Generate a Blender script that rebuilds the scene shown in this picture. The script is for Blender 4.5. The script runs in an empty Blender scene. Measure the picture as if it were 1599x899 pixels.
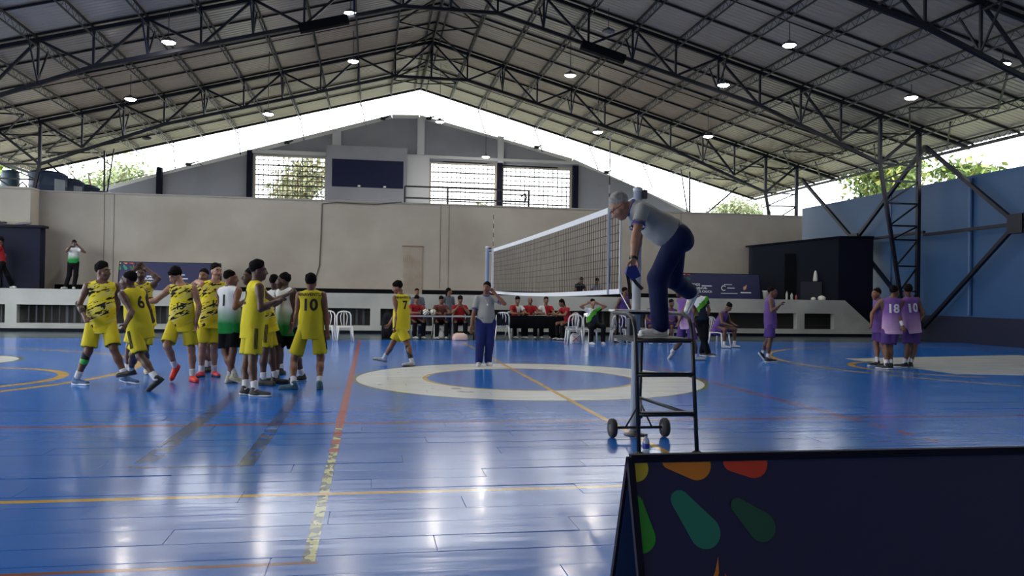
import bpy, bmesh, math, random
import numpy as np
from mathutils import Vector, Matrix, Quaternion
from mathutils.bvhtree import BVHTree

SC = bpy.context.scene
COL = SC.collection
# ---------------------------------------------------------------- camera
cam_d = bpy.data.cameras.new('camera')
cam = bpy.data.objects.new('camera', cam_d)
COL.objects.link(cam)
cam_d.sensor_width = 36.0
cam_d.lens = 28.649
cam_d.clip_start, cam_d.clip_end = 0.05, 500
YAW, PITCH, ROLL = 0.17167, 0.008055, 0.01488
CAMP = Vector((-2.6974, -13.52, 1.4246))
_f = Vector((math.sin(YAW)*math.cos(PITCH), math.cos(YAW)*math.cos(PITCH), math.sin(PITCH)))
_r = Vector((math.cos(YAW), -math.sin(YAW), 0)); _u = _r.cross(_f)
_r2 = _r*math.cos(ROLL)+_u*math.sin(ROLL); _u2 = _u*math.cos(ROLL)-_r*math.sin(ROLL)
cam.matrix_world = Matrix(((_r2.x, _u2.x, -_f.x, CAMP.x), (_r2.y, _u2.y, -_f.y, CAMP.y), (_r2.z, _u2.z, -_f.z, CAMP.z), (0, 0, 0, 1)))
SC.camera = cam
# ---------------------------------------------------------------- sky and exposure
world = bpy.data.worlds.new('sky'); SC.world = world
world.use_nodes = True
_bg = world.node_tree.nodes['Background']
_bg.inputs[0].default_value = (0.93, 0.97, 1.0, 1)
_bg.inputs[1].default_value = 6.3
SC.view_settings.view_transform = 'Standard'
SC.view_settings.look = 'None'
SC.view_settings.exposure = 0.0
SC.view_settings.gamma = 1.0
SC.view_settings.use_curve_mapping = False
SC.cycles.max_bounces = 8
SC.cycles.diffuse_bounces = 4
SC.cycles.use_denoising = True

# ---------------------------------------------------------------- helpers
def lin(c):
    return tuple(((v/255)/12.92 if v/255 <= 0.04045 else ((v/255+0.055)/1.055)**2.4) for v in c)
MATS = {}
def mat(name, col, rough=0.6, metal=0.0, spec=0.5, noise=None, nscale=5.0, emis=None, bump=0.0, alpha=None, trans=0.0):
    """col in sRGB 0-255; noise = second colour mixed in by a noise texture"""
    if name in MATS: return MATS[name]
    m = bpy.data.materials.new(name); m.use_nodes = True
    nt = m.node_tree; b = nt.nodes['Principled BSDF']
    b.inputs['Roughness'].default_value = rough
    b.inputs['Metallic'].default_value = metal
    b.inputs['Specular IOR Level'].default_value = spec
    c = lin(col)
    b.inputs['Base Color'].default_value = (*c, 1)
    if noise is not None or bump:
        tc = nt.nodes.new('ShaderNodeTexCoord')
        nz = nt.nodes.new('ShaderNodeTexNoise'); nz.inputs['Scale'].default_value = nscale; nz.inputs['Detail'].default_value = 4
        nt.links.new(tc.outputs['Object'], nz.inputs['Vector'])
        if noise is not None:
            rp = nt.nodes.new('ShaderNodeValToRGB')
            rp.color_ramp.elements[0].position = 0.38; rp.color_ramp.elements[1].position = 0.68
            rp.color_ramp.elements[0].color = (*c, 1); rp.color_ramp.elements[1].color = (*lin(noise), 1)
            nt.links.new(nz.outputs['Fac'], rp.inputs['Fac']); nt.links.new(rp.outputs['Color'], b.inputs['Base Color'])
        if bump:
            bp = nt.nodes.new('ShaderNodeBump'); bp.inputs['Strength'].default_value = bump; bp.inputs['Distance'].default_value = 0.02
            nt.links.new(nz.outputs['Fac'], bp.inputs['Height']); nt.links.new(bp.outputs['Normal'], b.inputs['Normal'])
    if emis:
        b.inputs['Emission Color'].default_value = (*lin(emis[0]), 1); b.inputs['Emission Strength'].default_value = emis[1]
    if trans: b.inputs['Transmission Weight'].default_value = trans
    MATS[name] = m
    return m

class MB:
    """collects polygons into one mesh"""
    def __init__(s): s.v = []; s.f = []; s.mi = []
    def add(s, vs, fs, mi=0):
        o = len(s.v); s.v += [tuple(v) for v in vs]
        for f in fs: s.f.append(tuple(i+o for i in f)); s.mi.append(mi)
    def box(s, x0, x1, y0, y1, z0, z1, mi=0):
        s.add([(x0,y0,z0),(x1,y0,z0),(x1,y1,z0),(x0,y1,z0),(x0,y0,z1),(x1,y0,z1),(x1,y1,z1),(x0,y1,z1)],
              [(0,3,2,1),(4,5,6,7),(0,1,5,4),(1,2,6,5),(2,3,7,6),(3,0,4,7)], mi)
    def beam(s, a, b, w, h=None, up=(0,0,1), mi=0):
        a, b = Vector(a), Vector(b); h = h or w
        d = (b-a).normalized(); up = Vector(up)
        if abs(d.dot(up)) > 0.98: up = Vector((1,0,0))
        r = d.cross(up).normalized()*w/2; u = r.cross(d).normalized()*h/2
        s.add([a-r-u, a+r-u, a+r+u, a-r+u, b-r-u, b+r-u, b+r+u, b-r+u],
              [(0,1,2,3)[::-1],(4,5,6,7),(0,1,5,4),(1,2,6,5),(2,3,7,6),(3,0,4,7)], mi)
    def tube(s, pts, r, n=8, cap=True, mi=0):
        pts = [Vector(p) for p in pts]; m = len(pts)
        rr = r if isinstance(r, (list, tuple)) else [r]*m
        vs = []; prev = None
        for i, p in enumerate(pts):
            d = (pts[min(i+1, m-1)]-pts[max(i-1, 0)]).normalized()
            if prev is None:
                a = Vector((0,0,1)) if abs(d.z) < 0.9 else Vector((1,0,0))
                e1 = d.cross(a).normalized()
            else:
                e1 = (prev-d*prev.dot(d)).normalized()
            prev = e1; e2 = d.cross(e1)
            for k in range(n):
                t = 2*math.pi*k/n; vs.append(p+(e1*math.cos(t)+e2*math.sin(t))*rr[i])
        fs = [(i*n+k, i*n+(k+1) % n, (i+1)*n+(k+1) % n, (i+1)*n+k) for i in range(m-1) for k in range(n)]
        if cap: fs += [tuple(range(n))[::-1], tuple(range((m-1)*n, m*n))]
        s.add(vs, fs, mi)
    def lathe(s, prof, c=(0,0,0), n=16, mi=0, axis='z'):
        vs = []
        for (r, z) in prof:
            for k in range(n):
                t = 2*math.pi*k/n
                p = (r*math.cos(t), r*math.sin(t), z) if axis == 'z' else ((z, r*math.cos(t), r*math.sin(t)) if axis == 'x' else (r*math.sin(t), z, r*math.cos(t)))
                vs.append((c[0]+p[0], c[1]+p[1], c[2]+p[2]))
        m = len(prof)
        fs = [(i*n+k, i*n+(k+1) % n, (i+1)*n+(k+1) % n, (i+1)*n+k) for i in range(m-1) for k in range(n)]
        fs += [tuple(range(n))[::-1], tuple(range((m-1)*n, m*n))]
        s.add(vs, fs, mi)
    def prism(s, poly, d, mi=0):
        """poly: 3D points of a planar outline; d: extrusion vector"""
        n = len(poly); d = Vector(d)
        vs = [Vector(p) for p in poly]+[Vector(p)+d for p in poly]
        s.add(vs, [tuple(range(n)), tuple(range(n, 2*n))[::-1]]+[(i, i+n, (i+1) % n+n, (i+1) % n) for i in range(n)], mi)
    def mesh(s, name):
        me = bpy.data.meshes.new(name); me.from_pydata(s.v, [], s.f)
        me.polygons.foreach_set('material_index', s.mi)
        bm = bmesh.new(); bm.from_mesh(me); bmesh.ops.recalc_face_normals(bm, faces=bm.faces); bm.to_mesh(me); bm.free()
        me.update(); return me
    def build(s, name, m, parent=None, smooth=False):
        return obj(name, s.mesh(name), m, parent, smooth)
def obj(name, me, m, parent=None, smooth=False):
    o = bpy.data.objects.new(name, me); COL.objects.link(o)
    if m is not None and not me.materials:
        for x in (m if isinstance(m, (list, tuple)) else [m]): me.materials.append(x)
    if smooth: me.polygons.foreach_set('use_smooth', [True]*len(me.polygons))
    if parent: o.parent = parent
    return o
def tag(o, label=None, cat=None, group=None, kind=None):
    if label: o['label'] = label
    if cat: o['category'] = cat
    if group: o['group'] = group
    if kind: o['kind'] = kind
    return o
def thing(name, label, cat, loc=(0,0,0), rz=0, group=None):
    o = bpy.data.objects.new(name, None); COL.objects.link(o)
    o.location = loc; o.rotation_euler = (0,0,rz); o.empty_display_size = 0.1
    return tag(o, label, cat, group)
def struct(o): o['kind'] = 'structure'; return o
def stuff(o): o['kind'] = 'stuff'; return o
def copy_tree(o, parent=None):
    c = o.copy(); COL.objects.link(c); c.parent = parent
    for ch in o.children: copy_tree(ch, c)
    return c
_ub = {}
def bar(parent, name, a, b, w, m, h=None):
    """a straight bar as an object of its own, sharing one unit mesh per material"""
    if m.name not in _ub:
        k = MB(); k.box(-.5,.5,-.5,.5,0,1); me = k.mesh('bar'); me.materials.append(m); _ub[m.name] = me
    o = bpy.data.objects.new(name, _ub[m.name]); COL.objects.link(o)
    a, b = Vector(a), Vector(b); d = b-a
    o.parent = parent
    q = d.to_track_quat('Z', 'Y') if abs(d.normalized().x) > 0.999 else d.to_track_quat('Z', 'X')
    mw = Matrix.Translation(a) @ q.to_matrix().to_4x4() @ Matrix.Diagonal((w, h or w, d.length, 1))
    if parent: o.matrix_basis = Matrix.Translation(-Vector(parent.location)) @ mw
    else: o.matrix_basis = mw
    return o
def text_mesh(txt, size, bold=0.0, align='CENTER'):
    cu = bpy.data.curves.new('txt', 'FONT'); cu.body = txt; cu.size = size; cu.align_x = align; cu.offset = bold
    cu.resolution_u = 3
    o = bpy.data.objects.new('txt', cu); COL.objects.link(o)
    dg = bpy.context.evaluated_depsgraph_get(); me = bpy.data.meshes.new_from_object(o.evaluated_get(dg))
    bpy.data.objects.remove(o); bpy.data.curves.remove(cu)
    return me
def text_on(txt, size, origin, ex, ey, m, name, parent, bold=0.0, align='CENTER', off=0.003):
    """flat lettering: text plane spanned by ex, ey at origin"""
    me = text_mesh(txt, size, bold, align); me.name = name
    ex, ey = Vector(ex).normalized(), Vector(ey).normalized(); n = ex.cross(ey)
    for v in me.vertices: v.co = Vector(origin)+ex*v.co.x+ey*v.co.y+n*off
    return obj(name, me, m, parent)
random.seed(7)
# ================================================================ materials of the hall
M_steel = mat('dark_blue_steel', (17, 21, 38), 0.5, 0.0, spec=.3, noise=(12, 15, 27), nscale=2)
M_steel_edge = mat('steel_rod', (34, 36, 50), 0.5)
M_wall = mat('beige_plaster', (166, 160, 151), 0.85, noise=(150, 143, 134), nscale=0.55, bump=0.05)
M_white = mat('white_plaster', (176, 178, 176), 0.8, noise=(150, 152, 150), nscale=0.7)
M_gable = mat('grey_plaster', (158, 162, 174), 0.85, noise=(146, 150, 163), nscale=0.6)
M_navy = mat('navy_paint', (17, 21, 44), 0.7, spec=.2, noise=(14, 17, 36), nscale=1.5)
M_navyd = mat('dark_navy_paint', (13, 16, 36), 0.7, spec=.2)
M_grille = mat('concrete_grille', (92, 88, 84), 0.8)
M_dark = mat('dark_recess', (15, 16, 21), 0.9, spec=.1)
M_blue = None

def pos_nodes(nt):
    g = nt.nodes.new('ShaderNodeNewGeometry'); sp = nt.nodes.new('ShaderNodeSeparateXYZ')
    nt.links.new(g.outputs['Position'], sp.inputs[0]); return g, sp
class NG:
    """tiny helper for scalar math in a node tree"""
    def __init__(s, nt): s.nt = nt
    def m(s, op, a, b=None, c=None, clamp=False):
        n = s.nt.nodes.new('ShaderNodeMath'); n.operation = op; n.use_clamp = clamp
        for i, x in enumerate((a, b, c)):
            if x is None: continue
            if isinstance(x, (int, float)): n.inputs[i].default_value = x
            else: s.nt.links.new(x, n.inputs[i])
        return n.outputs[0]
    def band(s, x, c, w):      # 1 inside |x-c|<w/2
        return s.m('LESS_THAN', s.m('ABSOLUTE', s.m('SUBTRACT', x, c)), w/2)
    def rng(s, x, a, b): return s.band(x, (a+b)/2, b-a)
    def AND(s, *a):
        r = a[0]
        for x in a[1:]: r = s.m('MULTIPLY', r, x)
        return r
    def OR(s, *a):
        r = a[0]
        for x in a[1:]: r = s.m('MAXIMUM', r, x)
        return r
    def rad(s, x, y, cx, cy):
        dx = s.m('SUBTRACT', x, cx); dy = s.m('SUBTRACT', y, cy)
        return s.m('SQRT', s.m('ADD', s.m('MULTIPLY', dx, dx), s.m('MULTIPLY', dy, dy)))
    def mix(s, fac, a, b):
        n = s.nt.nodes.new('ShaderNodeMix'); n.data_type = 'RGBA'
        s.nt.links.new(fac, n.inputs[0])
        for i, x in ((6, a), (7, b)):
            if isinstance(x, tuple): n.inputs[i].default_value = (*lin(x), 1)
            else: s.nt.links.new(x, n.inputs[i])
        return n.outputs[2]
    def noise(s, vec, scale, sc=(1,1,1), detail=4, rough=.5):
        mp = s.nt.nodes.new('ShaderNodeMapping'); mp.inputs['Scale'].default_value = sc
        s.nt.links.new(vec, mp.inputs[0])
        n = s.nt.nodes.new('ShaderNodeTexNoise'); n.inputs['Scale'].default_value = scale; n.inputs['Detail'].default_value = detail
        n.inputs['Roughness'].default_value = rough
        s.nt.links.new(mp.outputs[0], n.inputs['Vector']); return n.outputs['Fac']

def court_material():
    m = bpy.data.materials.new('painted_court'); m.use_nodes = True
    nt = m.node_tree; b = nt.nodes['Principled BSDF']; g, sp = pos_nodes(nt); n = NG(nt)
    X, Y = sp.outputs[0], sp.outputs[1]; P = g.outputs['Position']
    base = n.mix(n.noise(P, .35), (13, 102, 200), (26, 116, 212))
    wear = n.m('GREATER_THAN', n.noise(P, 1.1, (1, 2.2, 1), 6, .65), .63)
    base = n.mix(n.m('MULTIPLY', wear, .35), base, (66, 126, 194))
    # dark strip around the court
    base = n.mix(n.m('GREATER_THAN', Y, 11.4), base, (40, 62, 70))
    # white keys at both ends
    def key(sgn):
        # trapezoid: half-width grows from 1.9 at |X|=8.4 to 3.2 at |X|=14.4, centred on Y=2.6
        ax = n.m('MULTIPLY', X, sgn); hw = n.m('MULTIPLY_ADD', n.m('SUBTRACT', ax, 8.6), .22, 1.9)
        return n.AND(n.rng(ax, 8.6, 14.5), n.m('LESS_THAN', n.m('ABSOLUTE', n.m('SUBTRACT', Y, 2.6)), hw))
    base = n.mix(key(1), base, (226, 229, 222))
    rr = n.rad(X, Y, -10.95, 3.7)
    base = n.mix(n.m('LESS_THAN', rr, 1.55), base, (70, 100, 60))
    base = n.mix(n.m('LESS_THAN', rr, 1.45), base, (226, 229, 222))
    # centre circle
    r = n.rad(X, Y, 0, 0.15)
    base = n.mix(n.rng(r, 2.9, 2.98), base, (120, 130, 60))
    base = n.mix(n.rng(r, 1.8, 2.91), base, (232, 238, 240))
    base = n.mix(n.rng(r, 1.74, 1.82), base, (205, 170, 60))
    ye = (208, 160, 40); rd = (170, 60, 52)
    # dashes past the near side line
    dash = n.m('GREATER_THAN', n.m('FRACT', n.m('MULTIPLY', Y, 2.2)), .45)
    run = n.OR(n.rng(Y, -4.5, 11), n.AND(n.rng(Y, -6.1, -4.5), dash))
    scuff = n.m('GREATER_THAN', n.noise(P, 9, (1, 1, 1), 3), .38)
    att = n.AND(n.OR(n.band(X, 3, .07), n.band(X, -3, .09)), run)
    base = n.mix(n.AND(att, n.m('MULTIPLY_ADD', scuff, .3, .7)), base, rd)
    tape = n.AND(n.rng(X, -3.035, -2.965), n.rng(Y, -9.1, -4.5))
    tcol = n.mix(n.m('GREATER_THAN', n.noise(P, 12, (1, .7, 1), 2), .5), (92, 100, 104), (206, 204, 128))
    base = n.mix(tape, base, tcol)
    base = n.mix(n.AND(tape, dash, n.rng(Y, -6.1, -4.5)), base, rd)
    base = n.mix(n.AND(n.OR(n.band(Y, -4.5, .09), n.band(Y, 10.3, .1)), n.m('MULTIPLY_ADD', scuff, .4, .6)), base, (150, 52, 64))
    base = n.mix(n.AND(n.band(X, 0, .075), n.rng(Y, -8, 10.3)), base, ye)
    base = n.mix(n.band(Y, -7.62, .075), base, ye)
    base = n.mix(n.AND(n.band(Y, -9.11, .045), n.m('LESS_THAN', X, -2.95)), base, (132, 78, 60))
    # three point arcs and free throw circles
    for (cx, cy, ra, wd, lim) in ((-12.6, 1.6, 5.75, .15, None), (-9.4, .35, 1.85, .17, None), (12.9, 2.9, 6.3, .14, None)):
        base = n.mix(n.band(n.rad(X, Y, cx, cy), ra, wd), base, ye)
    base = n.mix(n.AND(n.band(n.rad(X, Y, 9.3, 1.9), 1.85, .16), n.m('LESS_THAN', X, 8.8)), base, ye)
    # old taped rectangle left of the net, worn brown
    old = n.m('GREATER_THAN', n.noise(P, 5, (1, 1, 1), 4), .4)
    for (xx, w) in ((-4.5, .16), (-3.68, .13)):
        base = n.mix(n.AND(n.band(X, xx, w), n.rng(Y, -6.62, -1.5), n.m('MULTIPLY', old, .7)), base, (58, 62, 100))
    base = n.mix(n.AND(n.band(Y, -6.62, .035), n.rng(X, -4.5, -3.7)), base, (38, 44, 84))
    st = n.AND(n.m('GREATER_THAN', n.noise(P, 1.9, (1, 1, 1), 2), .66), n.rng(X, -6.5, -1), n.rng(Y, -4, 1.5), old)
    base = n.mix(n.m('MULTIPLY', st, .55), base, (96, 84, 112))
    # seams of the far boards
    fy = n.m('FRACT', n.m('DIVIDE', Y, .3)); row = n.m('FLOOR', n.m('DIVIDE', Y, .3))
    fx = n.m('FRACT', n.m('ADD', n.m('DIVIDE', X, 2.4), n.m('MULTIPLY', row, .37)))
    seam = n.AND(n.m('GREATER_THAN', Y, -3.3), n.OR(n.m('LESS_THAN', fy, .025), n.m('LESS_THAN', fx, .003)))
    base = n.mix(n.m('MULTIPLY', seam, .45), base, (26, 50, 100))
    nt.links.new(base, b.inputs['Base Color'])
    rg = n.m('MULTIPLY_ADD', n.noise(P, 1.3, (1, 2, 1), 5), .14, .13)
    nt.links.new(rg, b.inputs['Roughness'])
    b.inputs['Specular IOR Level'].default_value = 0.5
    b.inputs['Coat Weight'].default_value = .2; b.inputs['Coat Roughness'].default_value = .12; b.inputs['Coat IOR'].default_value = 1.5
    h = n.m('ADD', n.m('MULTIPLY', n.noise(P, 1.0, (.55, 3.2, 1), 3, .5), 1.0), n.m('MULTIPLY', n.noise(P, 5.0, (.6, 2.6, 1), 3), .12))
    bp = nt.nodes.new('ShaderNodeBump'); bp.inputs['Strength'].default_value = .36; bp.inputs['Distance'].default_value = .011
    nt.links.new(h, bp.inputs['Height']); nt.links.new(bp.outputs['Normal'], b.inputs['Normal']); nt.links.new(bp.outputs['Normal'], b.inputs['Coat Normal'])
    return m
M_court = court_material()

# ================================================================ floor
PL0, PL1 = -11.7, -3.3          # strip where single boards are built
k = MB(); k.add([(-17.5,PL1,0),(17.3,PL1,0),(17.3,17.2,0),(-17.5,17.2,0)], [(0,1,2,3)])
k.add([(-17.5,-17,0),(17.3,-17,0),(17.3,PL0,0),(-17.5,PL0,0)], [(0,1,2,3)])
k.add([(-17.5,PL0,-.006),(17.3,PL0,-.006),(17.3,PL1,-.006),(-17.5,PL1,-.006)], [(0,1,2,3)])
floor = struct(k.build('floor', M_court)); floor['label'] = 'blue painted sports hall floor with court lines'
k = MB(); k.box(0, 2.396, 0, .2965, -.012, 0); board = k.mesh('floor_board'); board.materials.append(M_court)
bev = bmesh.new(); bev.from_mesh(board)
bmesh.ops.bevel(bev, geom=[e for e in bev.edges if all(v.co.z > -.001 for v in e.verts)], offset=.0015, segments=1, affect='EDGES'); bev.to_mesh(board); bev.free()
rnd = random.Random(3)
nr = int(round((PL1-PL0)/.3))
for r in range(nr):
    y = PL0+r*.3; dist = y+13.5
    lo, hi = -2.7-dist*.50-.4, min(17.2, -2.7+dist*.95+.4)
    off = -17.5+(r*.37 % 1)*2.4-2.4
    i = 0
    while off+i*2.4 < 17.3:
        x = off+i*2.4; i += 1
        if x+2.4 < lo or x > hi or x < -17.4 or x+2.4 > 17.3: continue
        o = obj('floor_board', board, None, floor); o.location = (x, y, rnd.uniform(-.0012, .0005))
        o.rotation_euler = (rnd.gauss(0, .0022), rnd.gauss(0, .0006), 0)
k = MB(); k.add([(-130,-60,-.06),(130,-60,-.06),(130,200,-.06),(-130,200,-.06)], [(0,1,2,3)])
gr = struct(k.build('ground', mat('outside_ground', (120, 122, 104), .95, noise=(98, 108, 80), nscale=.2))); gr['label'] = 'pale ground outside the hall'

# ================================================================ stage along the back
YP, ZP = 15.2, 1.39
k = MB()
# front: openings cut between top beam, bottom beam and piers
ops = [(-14.3,-14.85), (-14.0, -11.6), (-11.2,-8.6), (-8.2,-5.6), (-5.2,-2.6), (-2.2,.4), (.8,3.4), (3.8,6.4), (6.8,9.4), (9.8,13.45), (13.62,14.9)]
ops = [(-17.4,-14.32), (-13.97,-11.4), (-11.05,-8.5), (-8.15,-5.6), (-5.25,-2.7), (-2.35,.2), (.55,3.1), (3.45,6.0), (6.35,8.9), (9.25,13.3), (13.62,14.85)]
z0, z1 = .27, .87
k.box(-17.5, 15.3, YP, YP+.25, .1, z0); k.box(-17.5, 15.3, YP, YP+.25, z1, ZP)
xs = [-17.5]+[v for o in ops for v in o]+[15.3]
for i in range(0, len(xs), 2):
    k.box(xs[i], xs[i+1], YP, YP+.25, z0, z1)
k.prism([(15.3,YP,.1),(16.75,YP,.1),(16.75,YP,.2),(15.3,YP,ZP)], (0,.25,0))
stage = struct(k.build('stage', M_white)); stage['label'] = 'white concrete stage front with dark openings'
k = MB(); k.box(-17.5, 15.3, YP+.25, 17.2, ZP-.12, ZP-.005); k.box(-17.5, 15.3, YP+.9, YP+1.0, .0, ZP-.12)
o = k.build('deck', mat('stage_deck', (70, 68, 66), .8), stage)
k = MB(); k.box(-17.5, 16.8, YP+.06, YP+.2, 0, .1)
k.build('plinth', M_navyd, stage)
# bars and grille posts inside the openings
gm = mat('grille_bar', (58, 62, 72), .6)
for (a, b_) in ops:
    if a > 9: continue
    nbar = int((b_-a)/.22)
    for i in range(1, nbar):
        x = a+(b_-a)*i/nbar; bar(stage, 'grille_bar', (x, YP+.34, z0-.02), (x, YP+.34, z1+.02), rnd.choice((.03,.05,.08)), gm, .02)

# ================================================================ walls
YW, ZW = 17.2, 4.76
k = MB(); k.box(-14.1, 14.6, YW, YW+.25, 0, ZW)
wb = struct(k.build('wall_back', M_wall)); wb['label'] = 'long beige plastered back wall behind the stage'
k = MB(); k.box(-14.1, 14.6, YW-.03, YW+.28, ZW, ZW+.05); k.build('coping', mat('coping', (150, 146, 140), .8), wb)
k = MB(); k.box(-13.55, 12.1, YW-.02, YW, ZP, ZP+.16)
bb = struct(k.build('baseboard_back', M_dark)); bb['label'] = 'dark base strip of the back wall at stage level'
# shallow vertical joints
mj = mat('wall_joint', (108, 102, 96), .9)
for x in (-11.98, -11.66, -.14, .18, 9.4):
    bar(wb, 'wall_joint', (x, YW, 1.6), (x, YW, ZW), .02, mj, .02)
k = MB(); k.box(-20, -14.1, YW-.75, YW+.25, 0, ZW); k.box(-20, -14.08, YW-.79, YW+.28, ZW, ZW+.06)
o = struct(k.build('wall_left', M_wall)); o['label'] = 'projecting beige wall piece at the left end of the stage'
# old plastered-over door in the back wall
k = MB(); k.box(-1.52, -.8, YW-.03, YW+.02, ZP, 3.17)
d1 = struct(k.build('door_1', mat('rusty_sheet', (166, 158, 148), .7, noise=(150, 134, 116), nscale=2.5))); d1['label'] = 'narrow corrugated sheet door in the beige wall'
for i in range(9):
    x = -1.47+i*.078; bar(d1, 'sheet_rib', (x, YW-.036, ZP), (x, YW-.036, 3.14), .028, mat('rusty_rib', (158, 148, 136), .7), .02)
k = MB(); k.box(-1.56, -.76, YW-.05, YW, 3.15, 3.2); k.build('lintel', mat('rust_edge', (128, 106, 86), .8), d1)
# terrace roof behind the back wall
k = MB(); k.box(-20, 14.6, YW+.25, 29, ZW-.35, ZW-.15)
o = struct(k.build('terrace', mat('terrace', (160, 158, 154), .9))); o['label'] = 'flat terrace behind the back wall'
# blue side wall on the right
def blue_material():
    m = bpy.data.materials.new('blue_wall_paint'); m.use_nodes = True; nt = m.node_tree; b = nt.nodes['Principled BSDF']
    g, sp = pos_nodes(nt); n = NG(nt)
    c = n.mix(n.noise(g.outputs['Position'], .5), (36, 72, 114), (42, 80, 124))
    c = n.mix(n.m('LESS_THAN', sp.outputs[2], .9), c, (18, 24, 52)); nt.links.new(c, b.inputs['Base Color']); b.inputs['Roughness'].default_value = .55
    return m
M_blue = blue_material()
XB = 17.3
k = MB(); k.box(XB, XB+.2, -17, 22, 0, 5.68)
wr = struct(k.build('wall_right', M_blue)); wr['label'] = 'tall light blue side wall with navy base band'
k = MB(); k.tube([(XB-.07, 10.95, .95), (XB-.07, 10.95, 5.6)], .07, 8); k.build('drain_pipe', mat('blue_pipe', (42, 80, 126), .5), wr)
for yy in (2.0, 6.4, 15.3):
    bar(wr, 'panel_joint', (XB-.005, yy, .9), (XB-.005, yy, 5.66), .03, mat('blue_joint', (36, 72, 116), .6), .02)
# low wall on the open left side and unseen wall behind the photographer, raised to block light
k = MB(); k.box(-17.7, -17.5, -17, 16.4, 0, 1.0)
o = struct(k.build('wall_left', M_blue)); o['label'] = 'low blue parapet on the open left side'
k = MB(); k.prism([(-17.7,-17.2,0),(17.5,-17.2,0),(17.5,-17.2,7.2),(-.27,-17.2,11.9),(-17.7,-17.2,7.2)], (0,.2,0))
o = struct(k.build('wall_front', M_wall)); o['label'] = 'unseen beige wall behind the photographer, raised to block light'

# ================================================================ gable far behind
YG = 29.0
GS = (YG+13.52)/(17.2+13.52)
def G(x, z): return (-2.6974+(x+2.6974)*GS, 1.4246+(z-1.4246)*GS)
wins = [(-6.96,-4.36,4.2,6.38), (-.59,1.975,4.2,6.37), (2.17,4.92,4.2,6.32)]
k = MB()
def gq(pts, y=YG, t=.3): k.prism([(G(a,b)[0], y, G(a,b)[1]) for a, b in pts], (0, t, 0))
def gtop(x):
    pts = [(-12.0,4.85),(-10.15,5.47),(-6.96,6.42),(-4.62,7.13),(-2.0,7.93),(-1.0,7.975),(-.8,7.93),(1.975,7.33),(2.17,7.28),(4.92,6.59),(7.7,5.65),(9.75,4.7)]
    for i in range(len(pts)-1):
        if pts[i][0] <= x <= pts[i+1][0]:
            t = (x-pts[i][0])/(pts[i+1][0]-pts[i][0]); return pts[i][1]+t*(pts[i+1][1]-pts[i][1])
    return 3.2
cut = sorted({-12.0,-10.15,-6.96,-4.62,-4.36,-2.0,-1.0,-.59,-.8,1.975,2.17,4.92,7.7,9.75})
for a, b_ in zip(cut, cut[1:]):
    lo_ = 3.0
    for (x0, x1, za, zb) in wins:
        if x0-.01 <= a and b_ <= x1+.01: lo_ = zb
    gq([(a, lo_), (b_, lo_), (b_, gtop(b_)), (a, gtop(a))])
wg = struct(k.build('wall_gable', M_gable)); wg['label'] = 'grey gable wall under the far roof edge'
# white coping strips along the rakes, coloured as the bright sky gap
mfl = mat('sky_gap_white', (236, 238, 240), .5)
pts = [-12.0,-6.96,-2.0]; ptr = [-1.0,4.92,9.75]
for seq in (pts, [-2.0,-1.0], ptr):
    for a, b_ in zip(seq, seq[1:]):
        p0, p1 = G(a, gtop(a)), G(b_, gtop(b_)); bar(wg, 'edge_wire', (p0[0],YG+.1,p0[1]+.3), (p1[0],YG+.1,p1[1]+.3), .03, M_steel_edge); bar(wg, 'coping', (p0[0],YG+.1,p0[1]+.02), (p1[0],YG+.1,p1[1]+.02), .4, mfl, .06)
# pilasters
mpil = mat('grey_pilaster', (212, 215, 222), .85)
for (x0, x1, za, zb, m_) in ((-4.17,-3.86,6.5,7.36,mpil), (-1.07,-.8,6.6,8.0,mpil), (1.98,2.2,6.4,7.42,mpil),
                             (-7.17,-6.98,3.0,6.5,M_navy), (1.975,2.17,3.0,6.42,M_navy), (4.93,5.14,3.0,6.44,M_navy), (-10.24,-10.06,3.0,5.75,M_navy)):
    k = MB(); a, b_ = G(x0, za), G(x1, zb); k.box(a[0], b_[0], YG-.25, YG+.02, a[1], b_[1]); k.build('pilaster', m_, wg)
k = MB(); a, b_ = G(-6.98, 6.4), G(-4.36, 6.52); k.box(a[0], b_[0], YG-.35, YG, a[1], b_[1]); k.build('window_ledge', mpil, wg)
k = MB(); a, b_ = G(-1.5, 6.48), G(5.14, 6.58); k.box(a[0], b_[0], YG-.35, YG, a[1], b_[1]); k.build('window_ledge', mpil, wg)
for sgx in ((-9.2,5.86), (-2.35,7.86), (-.65,7.95), (-5.8,6.8), (3.5,7.05), (6.3,6.2)):
    a = G(*sgx); k = MB(); k.box(a[0]-.12, a[0]+.12, YG-.1, YG+.1, a[1], a[1]+.14); k.beam((a[0]+.1,YG,a[1]+.1),(a[0]+.3,YG,a[1]+.2),.06); k.build('roof_bracket', M_steel_edge, wg)
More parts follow.
